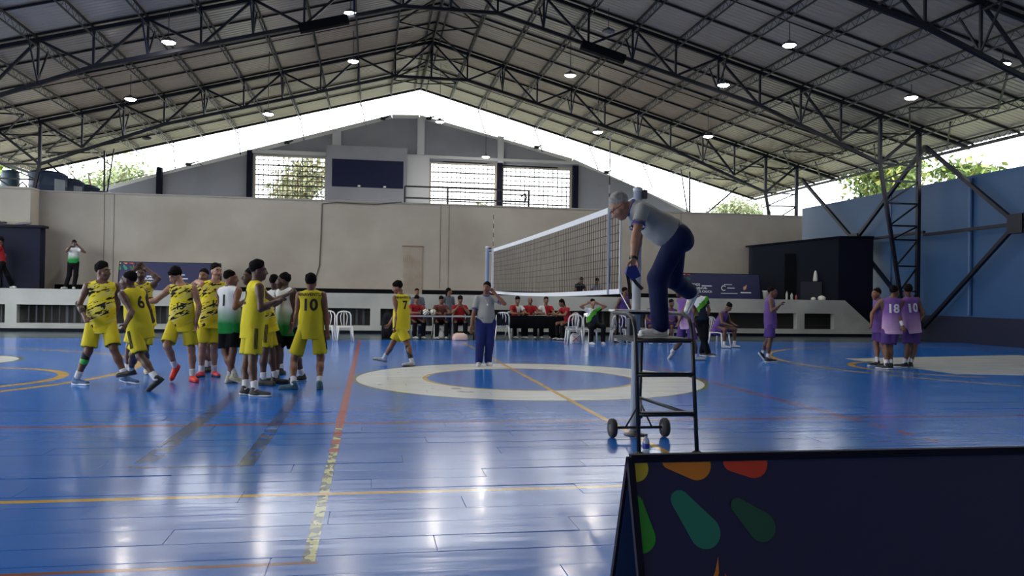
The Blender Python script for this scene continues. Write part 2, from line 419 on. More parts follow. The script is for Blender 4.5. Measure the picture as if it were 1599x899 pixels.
# block windows: grid of concrete slats, thin and thick
for wi, (x0, x1, za, zb) in enumerate(wins):
    A, B = G(x0, za), G(x1, zb)
    wo = struct(thing('window_%d' % (wi+1), None, None, (A[0], YG, A[1])))
    wo['label'] = ['block grille window left of the navy scoreboard, trees behind', 'block grille window just right of the scoreboard', 'rightmost block grille window on the gable'][wi]
    mframe = mat('window_frame', (196, 188, 180), .7)
    for a, b_ in (((A[0],A[1]),(A[0],B[1])), ((B[0],A[1]),(B[0],B[1])), ((A[0],B[1]),(B[0],B[1]))):
        bar(wo, 'window_frame', (a[0],YG+.1,a[1]), (b_[0],YG+.1,b_[1]), .2, mframe, .14)
    nx = 15; nz = int(round((B[1]-A[1])/.25))
    for i in range(1, nx):
        x = A[0]+(B[0]-A[0])*i/nx; bar(wo, 'mullion', (x,YG+.12,A[1]), (x,YG+.12,B[1]), .028, M_grille, .1)
    for i in range(1, nz):
        z = B[1]-(B[1]-A[1])*i/nz; th = .06 if i % 2 == 0 else .03
        bar(wo, 'transom', (A[0],YG+.12,z), (B[0],YG+.12,z), .1, M_grille, th)
# scoreboard box
k = MB(); A, B = G(-4.36, 3.5), G(-1.46, 6.72); k.box(A[0], B[0], YG-1.0, YG-.005, A[1], B[1])
sb = thing('scoreboard', 'large blank navy scoreboard in a grey box on the gable', 'scoreboard', (A[0], YG-1, A[1]))
o = k.build('housing', M_gable, sb); o.location = -Vector(sb.location)
k = MB(); A, B = G(-4.17, 5.32), G(-1.56, 6.34)
s_ = (YG-1+13.52)/(YG+13.52)
def near(v, y): t = (y+13.52)/(YG+13.52); return (-2.6974+(v[0]+2.6974)*t, 1.4246+(v[1]-1.4246)*t)
A, B = near(A, YG-1.03), near(B, YG-1.03)
k.box(A[0], B[0], YG-1.03, YG-1.0, A[1], B[1]); o = k.build('panel', mat('scoreboard_navy', (26, 33, 68), .6, spec=.2), sb); o.location = -Vector(sb.location)
for t in (.36, .72):
    k = MB(); x = A[0]+(B[0]-A[0])*t; k.box(x, x+.13, YG-1.06, YG-1.03, A[1]+.02, A[1]+.1); o = k.build('paper_tag', mat('white_paper', (230,230,230), .8), sb); o.location = -Vector(sb.location)
# grey block right of the scoreboard
k = MB(); A, B = G(-1.44, 3.5), G(-.62, 6.5); k.box(A[0], B[0], YG-.5, YG, A[1], B[1]); k.build('block', mpil, wg)
# railing on the terrace
YR = 24.0
def RR(x, z): t = (YR+13.52)/30.72; return (-2.6974+(x+2.6974)*t, YR, 1.4246+(z-1.4246)*t)
rl = thing('terrace_railing', 'dark pipe railing on the terrace in front of the right block windows', 'railing', RR(-1.44, 4.6))
mr = mat('railing_pipe', (40, 40, 48), .6)
bar(rl, 'top_rail', RR(-1.5, 5.42), RR(3.22, 5.42), .07, mr); bar(rl, 'middle_rail', RR(-1.5, 4.99), RR(3.22, 4.99), .07, mr)
for x in (-1.5, .12, 3.22): bar(rl, 'railing_post', (RR(x, 5)[0], YR, ZW-.15), RR(x, 5.42), .07, mr)
k = MB(); c = RR(3.05, 4.95); k.tube([c, (c[0]+.1, YR, c[2]+.25), (c[0]+.05, YR, c[2]+.42), (c[0]-.15, YR, c[2]+.3)], .05, 6); o = k.build('hook', mr, rl); o.location = -Vector(rl.location)
# cable on the wall
k = MB(); k.tube([(-1.6,YW-.03,4.82),(-2.6,YW-.03,4.70),(-4.0,YW-.03,4.72),(-4.50,YW-.03,4.66),(-4.53,YW-.03,3.4),(-4.56,YW-.03,2.4),(-4.7,YW-.03,1.9)], .018, 6)
tag(k.build('wall_cable', mat('cable', (60, 56, 54), .7)), 'thin dark cable hanging down the beige wall', 'cable')

# ================================================================ roof
XR, ZR, SL, JS = -.27, 12.26, .273, 1.544
def jx(kk): return XR+JS*kk
def zj(x): return ZR-SL*abs(x-XR)
YE = 29.84
KE = 12.32
def sheet_material():
    m = bpy.data.materials.new('roof_sheet'); m.use_nodes = True; nt = m.node_tree; b = nt.nodes['Principled BSDF']
    g, sp = pos_nodes(nt); n = NG(nt); P = g.outputs['Position']
    c = n.mix(n.noise(P, .5, (1, 3, 1)), (190, 176, 160), (166, 152, 140))
    st = n.m('MULTIPLY', n.m('GREATER_THAN', n.noise(P, 1.5, (.25, 5, 1), 4), .6), .3)
    c = n.mix(st, c, (158, 122, 102)); nt.links.new(c, b.inputs['Base Color'])
    b.inputs['Roughness'].default_value = .3; b.inputs['Specular IOR Level'].default_value = .7
    return m
M_sheet = sheet_material()
ceil = struct(thing('ceiling', None, None)); ceil['label'] = 'gabled metal sheet roof over the hall'
SW = 2.145
edges = [YE]
while edges[-1] > -19: edges.append(edges[-1]-SW)
for sgn in (1, -1):
    prof = []
    npr = 10
    for i in range(npr):
        y = i*SW/npr; w = SW/npr; prof += [(y, 0), (y+w*.55, 0), (y+w*.65, .018), (y+w*.9, .018)]
    prof.append((SW+.05, 0))
    k = MB(); vs = []
    for (y, dz) in prof:
        for t in (0, KE*JS):
            vs.append((sgn*t, y, -SL*t+dz))
    k.add(vs, [(2*i, 2*i+1, 2*i+3, 2*i+2) for i in range(len(prof)-1)])
    sheet = k.mesh('roof_sheet'); sheet.materials.append(M_sheet)
    for y in edges[1:]:
        o = obj('roof_sheet', sheet, None, ceil); o.location = (XR, y, ZR+.07)
mp_ = mat('purlin_steel', (22, 24, 34), .6, spec=.2)
for y in edges[1:]:
    if y < -8: continue
    for sgn in (1, -1):
        bar(ceil, 'purlin', (XR, y, ZR+.03), (XR+sgn*KE*JS, y, ZR+.03-SL*KE*JS), .05, mp_, .06)
for y in (17.55, 8.9, 26.2):
    for sgn in (1, -1): bar(ceil, 'purlin', (XR, y, ZR+.04), (XR+sgn*KE*JS, y, ZR+.04-SL*KE*JS), .025, mp_, .03)
for sgn in (1, -1):
    bar(ceil, 'edge_beam', (XR, YE-.06, ZR-.02), (XR+sgn*KE*JS, YE-.06, ZR-.02-SL*KE*JS), .1, M_steel, .12)
    bar(ceil, 'eave_beam', (XR+sgn*KE*JS, -18, ZR-.02-SL*KE*JS), (XR+sgn*KE*JS, YE, ZR-.02-SL*KE*JS), .1, M_steel, .1)
# lattice joists
side = {-1: 'left', 1: 'right'}
ordn = ['first','second','third','fourth','fifth','sixth','seventh','eighth','ninth','tenth','eleventh','twelfth']
J0 = -8.0
lac = {}
def lacing(h):
    k = MB(); n = int((YE-J0)/.5)
    for i in range(n):
        y = J0+i*.5
        k.beam((0, y, 0), (0, y+.25, -h), .01); k.beam((0, y+.25, -h), (0, y+.5, 0), .01)
    me = k.mesh('lacing'); me.materials.append(mp_); return me
LACE = lacing(.26)
for kk in range(-12, 13):
    x = jx(kk); z = zj(x)
    lab = 'lattice roof joist along the ridge line' if kk == 0 else '%s lattice roof joist %s of the ridge' % (ordn[abs(kk)-1], side[1 if kk > 0 else -1])
    j = thing('roof_joist', lab, 'joist', (x, YE, z), group='roof joists')
    w = .055
    bar(j, 'top_bar', (x, J0, z), (x, YE, z), w, M_steel); bar(j, 'bottom_bar', (x, J0, z-.26), (x, YE, z-.26), w*.7, M_steel)
    o = obj('lacing', LACE, None, j); o.location = (0, -YE, 0); stuff(o)
    if kk == 0:
        for dx in (-.3, .3): bar(j, 'side_bar', (x+dx, J0, z-.1), (x+dx, YE, z-.1), .06, M_steel)
# trusses and their columns
DEP = {8: 1.26, 9: 1.36, 10: 1.68}
tnames = {21.5: 'far roof truss in front of the open gable', 12.92: 'second roof truss, reaching the lattice column by the blue wall', 4.34: 'near roof truss overhead across the picture top', -4.24: 'roof truss above the photographer'}
for yt, lab in tnames.items():
    t = thing('roof_truss', 'dark blue steel '+lab, 'truss', (XR, yt, ZR), group='roof trusses')
    U = {kk: Vector((jx(kk), yt, zj(jx(kk))-.05)) for kk in range(-11, 12)}
    L = {}
    for kk in range(-10, 11):
        d = DEP.get(abs(kk), 1.13)
        L[kk] = U[kk]-Vector((0, 0, d))
    L[0] = (L[-1]+L[1])/2
    for s in (1, -1):
        bar(t, 'upper_chord', U[0], (jx(s*KE), yt, zj(jx(s*KE))-.05), .12, M_steel)
        bar(t, 'lower_chord', L[s], L[s*7], .11, M_steel); bar(t, 'lower_chord', L[s*7], L[s*10], .11, M_steel)
        bar(t, 'end_brace', L[s*10], U[s*11], .09, M_steel)
        for kk in range(1, 10):
            bar(t, 'vertical', U[s*kk], L[s*kk], .065, M_steel)
            if kk % 2:
                bar(t, 'diagonal', L[s*kk], U[s*(kk-1)], .075, M_steel)
                bar(t, 'diagonal', L[s*kk], U[s*(kk+1)], .075, M_steel)
        for kk in range(2, 10, 2):
            for dy in (-.75, .75):
                bar(t, 'knee_brace', L[s*kk], U[s*kk]+Vector((0, dy, -.15)), .045, M_steel)
    bar(t, 'lower_chord', L[-1], L[1], .11, M_steel); bar(t, 'vertical', U[0], L[0], .065, M_steel)
    for dy in (-.75, .75): bar(t, 'knee_brace', L[0], U[0]+Vector((0, dy, -.15)), .045, M_steel)
    for s in (1, -1):
        if s < 0 and yt < 10: continue
        where = {1: {21.5: 'rising behind the right end of the back wall', 12.92: 'standing in front of the blue wall beside the kiosk', 4.34: 'by the blue wall, right of the picture', -4.24: 'by the blue wall near the photographer'},
                 -1: {21.5: 'rising beside the water tanks', 12.92: 'on the open left side'}}[s][yt]
        xo = jx(s*11); c = thing('steel_column', 'laced dark steel column '+where, 'column', (xo, yt, 0), group='laced columns')
        xi = jx(s*10); xb = xo-s*.38
        bar(c, 'outer_post', (xo, yt, 0), (xo, yt, U[s*11].z), .13, M_steel)
        zl = L[s*10].z
        bar(c, 'inner_post', (xi, yt, zl), (xi, yt, U[s*10].z), .11, M_steel)
        bar(c, 'leaning_post', (xb, yt, 0), (xi, yt, zl), .11, M_steel)
        bar(c, 'strut', (xi, yt, zl), (xo, yt, zl-.05), .05, M_steel)
        zs = [0.9, 1.75, 2.65, 3.6, 4.1, 4.9, 5.7]
        def xat(z): return xb+(xi-xb)*z/zl
        for i, z in enumerate(zs):
            bar(c, 'strut', (xat(z), yt, z), (xo, yt, z), .06, M_steel)
            zn = zs[i+1] if i+1 < len(zs) else zl
            bar(c, 'lacing_bar', (xat(z), yt, z), (xo, yt, zn), .05, M_steel)
        k = MB(); k.box(-.5 if s > 0 else -.12, .12 if s > 0 else .5, -.15, .15, 0, .03); k.build('base_plate', M_steel, c)
# zigzag bracing in the roof plane beside the ridge and the eaves
br = ceil
y = J0; i = 0
while y < YE-2:
    for s in (1, -1):
        for (ka, kb) in ((0, 1), (10, 11), (11, 12)):
            a, b_ = (ka, kb) if i % 2 else (kb, ka)
            if ka > 0 and i % 2 == 0 and ka == 11: continue
            bar(br, 'bracing_bar', (jx(s*a), y, zj(jx(a))-.1), (jx(s*b_), y+SW, zj(jx(b_))-.1), .055, M_steel)
    y += SW; i += 1
# cross bracing of the right side bay
for (ya, yb, lab) in ((12.92, 4.34, 'large steel cross brace on the blue wall, right of the lattice column'), (21.5, 12.92, 'steel cross brace on the blue wall behind the kiosk')):
    x = jx(11)+.25; ym = (ya+yb)/2
    cb = thing('cross_brace', lab, 'brace', (x, ym, 3.85))
    for (yy, z) in ((ya, .45), (ya, 7.0), (yb, .45), (yb, 7.0)): bar(cb, 'brace_arm', (x, ym, 3.85), (x, yy, z), .12, M_steel)
    bar(cb, 'middle_strut', (x, ya, 3.8), (x, yb, 3.9), .1, M_steel)
    k = MB(); k.box(-.1, .1, -.3, .3, -.3, .3); k.build('hub_plate', M_steel, cb)
# thin rods from the far roof edge down to the gable
rods = ceil
for kk in (-10, -8, -6, -4, -2, 2, 4, 6, 8):
    x = jx(kk); z = zj(x)
    bar(rods, 'edge_rod', (x, YE, z-.05), (x+.3, YG, max(ZW, z-1.5)), .035, M_steel_edge)
    if kk % 4 == 0: bar(rods, 'edge_rod', (x, YE, z-.05), (x+1.6*(1 if kk < 0 else -1), YG, max(ZW, z-1.3)), .03, M_steel_edge)
# trestles where the gable ends
for (x, s_, xs_, lab) in ((-15.1, -1, (-15.14, -17.6, -14.72), 'steel trestle at the left foot of the gable'), (13.95, 1, (13.9, 16.6, 13.4), 'steel trestle at the right foot of the gable')):
    e = thing('steel_trestle', lab, 'frame', (x, 27.5, ZW-.15))
    for nm, xx, w in (('post', xs_[0], .07), ('long_stay', xs_[1], .07), ('short_stay', xs_[2], .05)):
        bar(e, nm, (x, 27.5, ZW+.35 if nm != 'post' else ZW-.15), (xx, 27.5, zj(xx)-.3), w, M_steel)
    k = MB(); k.box(-.25, .25, -.2, .2, 0, .5); k.build('foot', M_steel, e)
# pendant lamps
M_lampbody = mat('lamp_housing', (60, 62, 68), .5)
M_lamp = mat('lamp_lens', (255, 252, 240), .4, emis=((255, 250, 238), 400.0))
M_lampmid = mat('lamp_lens_mid', (255, 250, 236), .4, emis=((255, 250, 238), 120.0))
M_lampweak = mat('lamp_lens_dim', (255, 250, 236), .4, emis=((255, 250, 238), 210.0))
M_lampoff = mat('lamp_lens_off', (120, 122, 126), .4)
lamps = [(-8.72,12.0,8.75,'hanging over the far left players, second lamp of its row'), (-11.19,17.21,8.14,'hanging low at the far left of the picture'), (-3.47,17.3,10.0,'left of the ridge, lower of the two central lamps'),
         (-3.48,13.0,10.33,'left of the ridge near the top of the picture'), (4.06,14.17,9.11,'right of the ridge above the net'), (6.02,17.49,7.87,'hanging low right of the gable centre'),
         (10.71,17.71,7.96,'near the far right roof edge'), (8.72,11.87,8.47,'on the right slope between the two trusses'), (9.13,8.31,8.75,'upper right slope, brightest of the right row'),
         (13.79,9.32,7.73,'on the right slope next to the lattice column'), (-6.54,17.73,7.97,'hanging low left of the gable'), (-12.85,25.9,8.27,'faint, at the far left roof edge'),
         (.27,23.43,9.21,'in front of the gable top'), (2.91,27.1,8.33,'in front of the middle window pilaster'), (4.68,11.65,9.88,'unlit, above the net near the picture top'), (13.77,5.57,7.73,'at the far right edge of the picture'),
         (-8.0,4.0,8.9,'added unseen above the left court half, nearer the camera'), (-2.5,6.5,10.3,'added unseen above the centre circle, left'), (4.0,5.5,9.6,'added unseen above the centre circle, right'), (-8.0,-1.5,8.9,'added unseen above the yellow players'),  # from here on out-of-view lamps, added to brighten the floor
         (-2.5,-1.5,10.3,'added unseen above the middle of the court, nearest the ridge'), (4.0,-1.5,9.6,'added unseen above the umpire stand')]
def lamp(x, y, z, lab, on=True):
    t = thing('pendant_lamp', ('lit round pendant lamp ' if on else 'round pendant lamp ')+lab, 'lamp', (x, y, z), group='hall lamps')
    k = MB(); k.lathe([(.02,.16),(.05,.15),(.07,.1),(.17,.08),(.205,.04),(.21,.0),(.2,0)], n=16); k.build('housing', M_lampbody, t, True)
    k = MB(); k.lathe([(.0,-.05),(.13,-.04),(.195,.004),(.0,.006)], n=16); k.build('lens', (M_lampweak if y > 16 else (M_lampmid if x > 8 else M_lamp)) if on else M_lampoff, t, True)
    k = MB(); k.tube([(0,0,.15),(0,0,zj(x)-z-.26)], .012, 6); k.build('rod', M_steel_edge, t)
for (x, y, z, lab) in lamps: lamp(x, y, z, lab, not lab.startswith(('unlit', 'faint')))
# dark beams hung under the second truss (rolled curtains)
for (kk, xo, lab) in ((-2.6, 0, 'left of the ridge'), (3.3, 0, 'right of the ridge')):
    x0 = jx(kk)-.75; x1 = jx(kk)+.75; s = 1 if kk > 0 else -1
    z0_, z1_ = zj(x0)-1.30, zj(x1)-1.30
    t = thing('hanging_box', 'dark long box fixed under the second roof truss, '+lab, 'box', ((x0+x1)/2, 12.75, (z0_+z1_)/2))
    bar(t, 'case', (x0, 12.75, z0_), (x1, 12.75, z1_), .28, M_dark, .22)
    for xx in (x0+.2, x1-.2): bar(t, 'strap', (xx, 12.8, zj(xx)-1.3), (xx, 12.9, zj(xx)-1.1), .04, M_steel)
# ================================================================ kiosks on the stage
k = MB(); k.box(-17.2, -13.6, 15.98, 16.43, ZP, 3.42)
kl = thing('kiosk', 'navy plywood booth at the left end of the stage', 'booth', (-15, 16, ZP)); o = k.build('body', M_navy, kl); o.location = -Vector(kl.location)
k = MB(); k.box(-17.3, -13.5, 15.9, 16.44, 3.42, 3.5); o = k.build('roof_slab', M_navyd, kl); o.location = -Vector(kl.location)
k = MB(); k.box(-15.7, -14.75, 15.95, 15.98, ZP, 3.1); o = k.build('doorway', M_dark, kl); o.location = -Vector(kl.location)
for (x, w, lab) in ((-15.1, .7, 'long dark scrap board on top of the left navy booth'), (-14.2, .45, 'short pale scrap board on top of the left navy booth')):
    k = MB(); k.beam((x-w/2,16.2,3.53),(x+w/2,16.2,3.58),.2,.05); k.beam((x-w/3,16.15,3.56),(x+w/4,16.25,3.6),.12,.04)
    tag(k.build('scrap_board', mat('scrap_dark', (40, 42, 50), .8) if w > .5 else mat('scrap_pale', (120, 120, 126), .8)), lab, 'board')
kr = thing('kiosk', 'dark navy sloped-roof booth at the right end of the stage', 'booth', (14, 16, ZP))
k = MB(); k.prism([(12.15,16.6,ZP),(15.35,15.75,ZP),(15.35,15.75,3.84),(12.15,16.6,3.46)], (0,.3,0)); o = k.build('side_panel', mat('booth_lit_navy', (28, 32, 44), .75, spec=.2, noise=(27, 31, 44), nscale=1), kr); o.location = -Vector(kr.location)  # greyer side panel: light on this face is put into its colour
k = MB(); k.prism([(15.35,15.75,0),(16.84,15.75,0),(16.84,15.75,3.88),(15.35,15.75,3.84)], (0,.8,0)); o = k.build('front_panel', M_navyd, kr); o.location = -Vector(kr.location)
k = MB(); k.prism([(12.1,16.55,3.46),(15.4,15.68,3.85),(16.84,15.7,3.88),(16.84,17.1,3.88),(12.1,17.1,3.46)], (0,0,.06)); o = k.build('roof_slab', M_navyd, kr); o.location = -Vector(kr.location)
k = MB(); k.prism([(13.35,16.25,ZP),(13.75,16.145,ZP),(13.75,16.145,3.2),(13.35,16.25,3.2)], (0,-.02,0)); o = k.build('doorway', M_dark, kr); o.location = -Vector(kr.location)
k = MB(); k.prism([(13.9,16.06,ZP),(14.65,15.86,ZP),(14.65,15.86,2.1),(13.9,16.06,2.1)], (0,-.1,0)); o = k.build('counter', mat('counter_dark', (34, 38, 52), .6), kr); o.location = -Vector(kr.location)
mwt = mat('white_cloth', (206, 206, 200), .9); mpl = mat('pale_plastic', (170, 172, 170), .5)
k = MB(); k.lathe([(.01,.42),(.05,.36),(.08,.2),(.1,.02),(.06,0)], (14.42, 15.83, 2.12), 8); tag(k.build('hanging_cloth', mwt, None, True), 'white pointed cloth standing on the booth counter', 'cloth')
def bottle(name, x, y, z, h, r, lab, m=mpl, grp=None):
    t = thing(name, lab, 'bottle', (x, y, z), group=grp)
    k = MB(); k.lathe([(r*.9,0),(r,.02),(r,h*.62),(r*.75,h*.75),(r*.36,h*.86),(r*.36,h*.92)], n=12); k.build('bottle_body', m, t, True)
    k = MB(); k.lathe([(r*.42,h*.91),(r*.42,h),(r*.3,h)], n=10); k.build('cap', mat('cap_dark', (40, 44, 60), .5), t, True)
    return t
bottle('bottle', 13.0, 15.42, ZP, .34, .045, 'tall pale bottle on the stage edge behind the standing purple player', grp='stage bottles')
bottle('bottle', 13.22, 15.45, ZP, .27, .05, 'short pale bottle on the stage edge, right of the tall one', grp='stage bottles')
bottle('bottle', 13.38, 15.4, ZP, .2, .04, 'smallest bottle on the stage edge in front of the booth doorway', mat('red_plastic', (150, 60, 50), .5), grp='stage bottles')
for (x, s_, lab) in ((14.15, .1, 'small white lump on the stage edge below the booth counter'), (14.5, .16, 'crumpled white bag on the stage edge below the booth counter')):
    k = MB(); k.lathe([(.02,s_*1.1),(s_*.7,s_*.9),(s_,s_*.4),(s_*.8,0)], (x, 15.5, ZP), 9); tag(k.build('crumpled_bag', mwt), lab, 'bag')
t = thing('bucket', 'pale plastic bucket at the right end of the stage banner', 'bucket', (12.18, 15.5, ZP))
k = MB(); k.lathe([(.1,0),(.125,.3),(.13,.32),(.115,.32),(.09,.02)], n=16); k.build('pail', mpl, t, True)
k = MB(); k.lathe([(.13,.29),(.138,.3),(.138,.325),(.13,.33)], n=16); k.build('rim', mwt, t, True)

# ================================================================ advertising boards
M_sign = mat('sign_navy', (22, 26, 74), .45, noise=(20, 23, 66), nscale=2)
M_signback = mat('sign_inner', (44, 60, 92), .6)
PET = [((196, 178, 44), 'yellow'), ((206, 124, 36), 'orange'), ((206, 58, 36), 'red'), ((36, 150, 40), 'green'), ((24, 120, 104), 'teal'), ((22, 80, 62), 'dark green')]
# petals as hulls of two circles, in board coordinates (u right, v down)
PETS = [(.00,-.01,.04,.012,.03,.043), (.125,.012,.024,.21,.022,.05), (.33,.02,.028,.40,.02,.05), (.005,.135,.022,.01,.235,.046), (.146,.13,.03,.214,.226,.05), (.332,.152,.024,.40,.216,.046)]
def hull(c):
    (x1,y1,r1,x2,y2,r2) = c; pts = []
    for (x,y,r) in ((x1,y1,r1),(x2,y2,r2)):
        pts += [(x+r*math.cos(2*math.pi*i/28), y+r*math.sin(2*math.pi*i/28)) for i in range(28)]
    pts = sorted(set(pts))
    def half(ps):
        h_ = []
        for p in ps:
            while len(h_) > 1 and (h_[-1][0]-h_[-2][0])*(p[1]-h_[-2][1])-(h_[-1][1]-h_[-2][1])*(p[0]-h_[-2][0]) <= 0: h_.pop()
            h_.append(p)
        return h_
    a, b_ = half(pts), half(pts[::-1]); return a[:-1]+b_[:-1]
def clip(poly):
    for (ax, lim) in ((0, .008), (1, .006)):
        o_ = []
        for i, p in enumerate(poly):
            q_ = poly[(i+1) % len(poly)]
            if p[ax] >= lim: o_.append(p)
            if (p[ax] >= lim) != (q_[ax] >= lim):
                t_ = (lim-p[ax])/(q_[ax]-p[ax]); o_.append((p[0]+t_*(q_[0]-p[0]), p[1]+t_*(q_[1]-p[1])))
        poly = o_
    return poly
def board(label, x0, x1, ytop, ztop, z0, spread, text=True, detail=True):
    t = thing('banner_board', label, 'sign', (x0, ytop, z0), group='event boards')
    H_ = ztop-z0; org = Vector((0, 0, H_)); L_ = x1-x0
    for sg, nm in ((-1, 'front_panel'), (1, 'rear_panel')):
        dn = Vector((0, sg*spread, -H_)); n_ = dn.cross(Vector((1,0,0))).normalized()*(1 if sg < 0 else 1)
        if n_.y*sg < 0: n_ = -n_
        k = MB(); a = org; k.prism([a, a+Vector((L_,0,0)), a+Vector((L_,0,0))+dn, a+dn], -n_*.012); o = k.build(nm, M_sign if sg < 0 else M_signback, t)
        if sg < 0:
            fd = dn.normalized(); fn = n_; front = o
        bar(t, 'frame_edge', Vector(t.location)+a, Vector(t.location)+a+dn, .02, M_navyd); bar(t, 'frame_edge', Vector(t.location)+a+Vector((L_,0,0)), Vector(t.location)+a+Vector((L_,0,0))+dn, .02, M_navyd)
    bar(t, 'top_rail', Vector(t.location)+org, Vector(t.location)+org+Vector((L_,0,0)), .024, M_navyd)
    for (col, nm), pt in zip(PET, PETS):
        poly = [org+Vector((u,0,0))+fd*v+fn*.0025 for (u, v) in clip(hull(pt))]
        k = MB(); k.add(poly, [tuple(range(len(poly)))]); o = k.build('petal_print', mat('petal_'+nm.replace(' ', '_'), col, .45), front)
    # flame mark
    for (c_, pts) in (((206, 124, 36), [(.247,.297),(.232,.34),(.215,.37),(.20,.43),(.212,.43),(.226,.38),(.243,.345)]), ((190, 60, 40), [(.262,.345),(.256,.39),(.265,.43),(.285,.43),(.285,.39)])):
        k = MB(); k.add([org+Vector((u,0,0))+fd*v+fn*.0025 for (u, v) in pts], [tuple(range(len(pts)))]); k.build('flame_print', mat('flame_%d' % c_[1], c_, .45), front)
    mw = mat('sign_white', (214, 216, 226), .5); P0 = lambda u, v: org+Vector((u,0,0))+fd*v
    for (tx, sz, u, v) in (('JUEGOS', .13, .36, .475), ('PARA-AZUCAR-', .105, .36, .60), ('VALLE DEL CAUCA', .115, .30, .73)):
        text_on(tx, sz, P0(u, v), (1,0,0), -fd, mw, 'lettering', front, .003, 'LEFT')
    def pbar(u0, u1, v, w, m_=mw): 
        k = MB(); k.add([P0(u0,v)+fn*.003, P0(u1,v)+fn*.003, P0(u1,v+w)+fn*.003, P0(u0,v+w)+fn*.003], [(0,1,2,3)]); k.build('print_line', m_, front)
    pbar(.88, 1.28, .46, .035); pbar(1.78, 2.1, .40, .025); pbar(1.63, 2.3, .74, .02); pbar(2.43, 2.85, .69, .045); pbar(1.9, 2.2, .53, .03)
    k = MB(); vs = []; n_ = 20
    for i in range(n_+1):
        a = .9+i/n_*4.6
        for r in (.075, .105): vs.append(P0(1.76+r*math.cos(a), .55+r*math.sin(a))+fn*.003)
    k.add(vs, [(2*i, 2*i+1, 2*i+3, 2*i+2) for i in range(n_)]); k.build('ring_mark', mw, front)
    pts = [(2.56,.62),(2.54,.54),(2.58,.47),(2.64,.46),(2.66,.43),(2.70,.40),(2.69,.47),(2.67,.54),(2.63,.60)]
    k = MB(); k.add([P0(*p)+fn*.003 for p in pts], [tuple(range(len(pts)))]); k.build('bird_mark', mat('sign_tan', (200, 150, 120), .5), front)
    return t
board('big dark navy board in the foreground with coloured petals', -1.9, 1.3, -11.1, .925, 0, .33)
board('navy event board on the stage behind the yellow players', -11.0, -7.75, 15.62, 2.33, ZP, .16)
board('navy event board on the stage behind the bent umpire, right side', 8.72, 11.95, 15.62, 2.33, ZP, .16)

# ================================================================ water tanks on the terrace
M_tank = mat('blue_tank', (27, 48, 80), .5, noise=(24, 42, 70), nscale=2)
M_tlab = mat('tank_label', (130, 140, 152), .6)
ZT = ZW-.15
for i, (x, y, r, hh_, lab) in enumerate(((-15.72,22.4,.7,1.45,'largest blue water tank, nearest on the terrace'), (-15.5,24.0,.6,1.38,'second blue water tank from the left, white label'), (-15.3,25.4,.6,1.32,'third blue water tank in the row'),
                                   (-15.12,26.75,.6,1.22,'fourth blue water tank in the row'), (-15.2,28.1,.6,1.08,'smallest looking, last blue water tank in the row'))):
    t = thing('water_tank', lab, 'tank', (x, y, ZT), group='water tanks')
    k = MB(); k.lathe([(r*.9,0),(r*.93,.25),(r*.95,.27),(r*.95,.3),(r*.97,hh_*.6),(r,hh_*.62),(r,hh_*.66),(r*.98,hh_*.9),(r*1.02,hh_*.92),(r*1.02,hh_*.95)], n=24); k.build('tank_body', M_tank, t, True)
    k = MB(); k.lathe([(r*1.04,hh_*.93),(r*1.04,hh_*.97),(r*.8,hh_*1.04),(r*.3,hh_*1.08),(0,hh_*1.085)], n=24); k.build('lid', M_tank, t, True)
    k = MB(); vs = []
    for j in range(7):
        a = -.9+j*.12
        for z in (hh_*.45, hh_*.82): vs.append(((r*1.005)*math.cos(a), (r*1.005)*math.sin(a), z))
    k.add(vs, [(2*j, 2*j+2, 2*j+3, 2*j+1) for j in range(6)]); k.build('label_print', M_tlab, t)
t = thing('gas_cylinder', 'slim dark green blue upright tank at the far left', 'tank', (-17.45, 23.2, ZT))
k = MB(); k.lathe([(.3,0),(.34,.05),(.34,1.45),(.3,1.6),(.1,1.66),(0,1.66)], n=18); k.build('tank_body', mat('teal_tank', (36, 62, 78), .5), t, True)
k = MB(); k.lathe([(.35,.4),(.36,.42),(.36,.46),(.35,.48)], n=18); k.build('band', M_tank, t)
t = thing('pipe_manifold', 'small pipe frame between the tanks at the left edge', 'pipes', (-16.75, 22.6, ZT))
k = MB(); k.tube([(-.15,0,0),(-.15,0,.95),(0,0,1.1),(.15,0,.95),(.15,0,0)], .035, 6); k.build('pipe_arch', mat('dark_pipe', (50, 54, 60), .6), t)
k = MB(); k.tube([(-.15,0,.6),(.15,0,.6)], .03, 6); k.tube([(-.15,0,.3),(.15,0,.3)], .03, 6); k.build('cross_pipe', mat('dark_pipe', (50, 54, 60), .6), t)

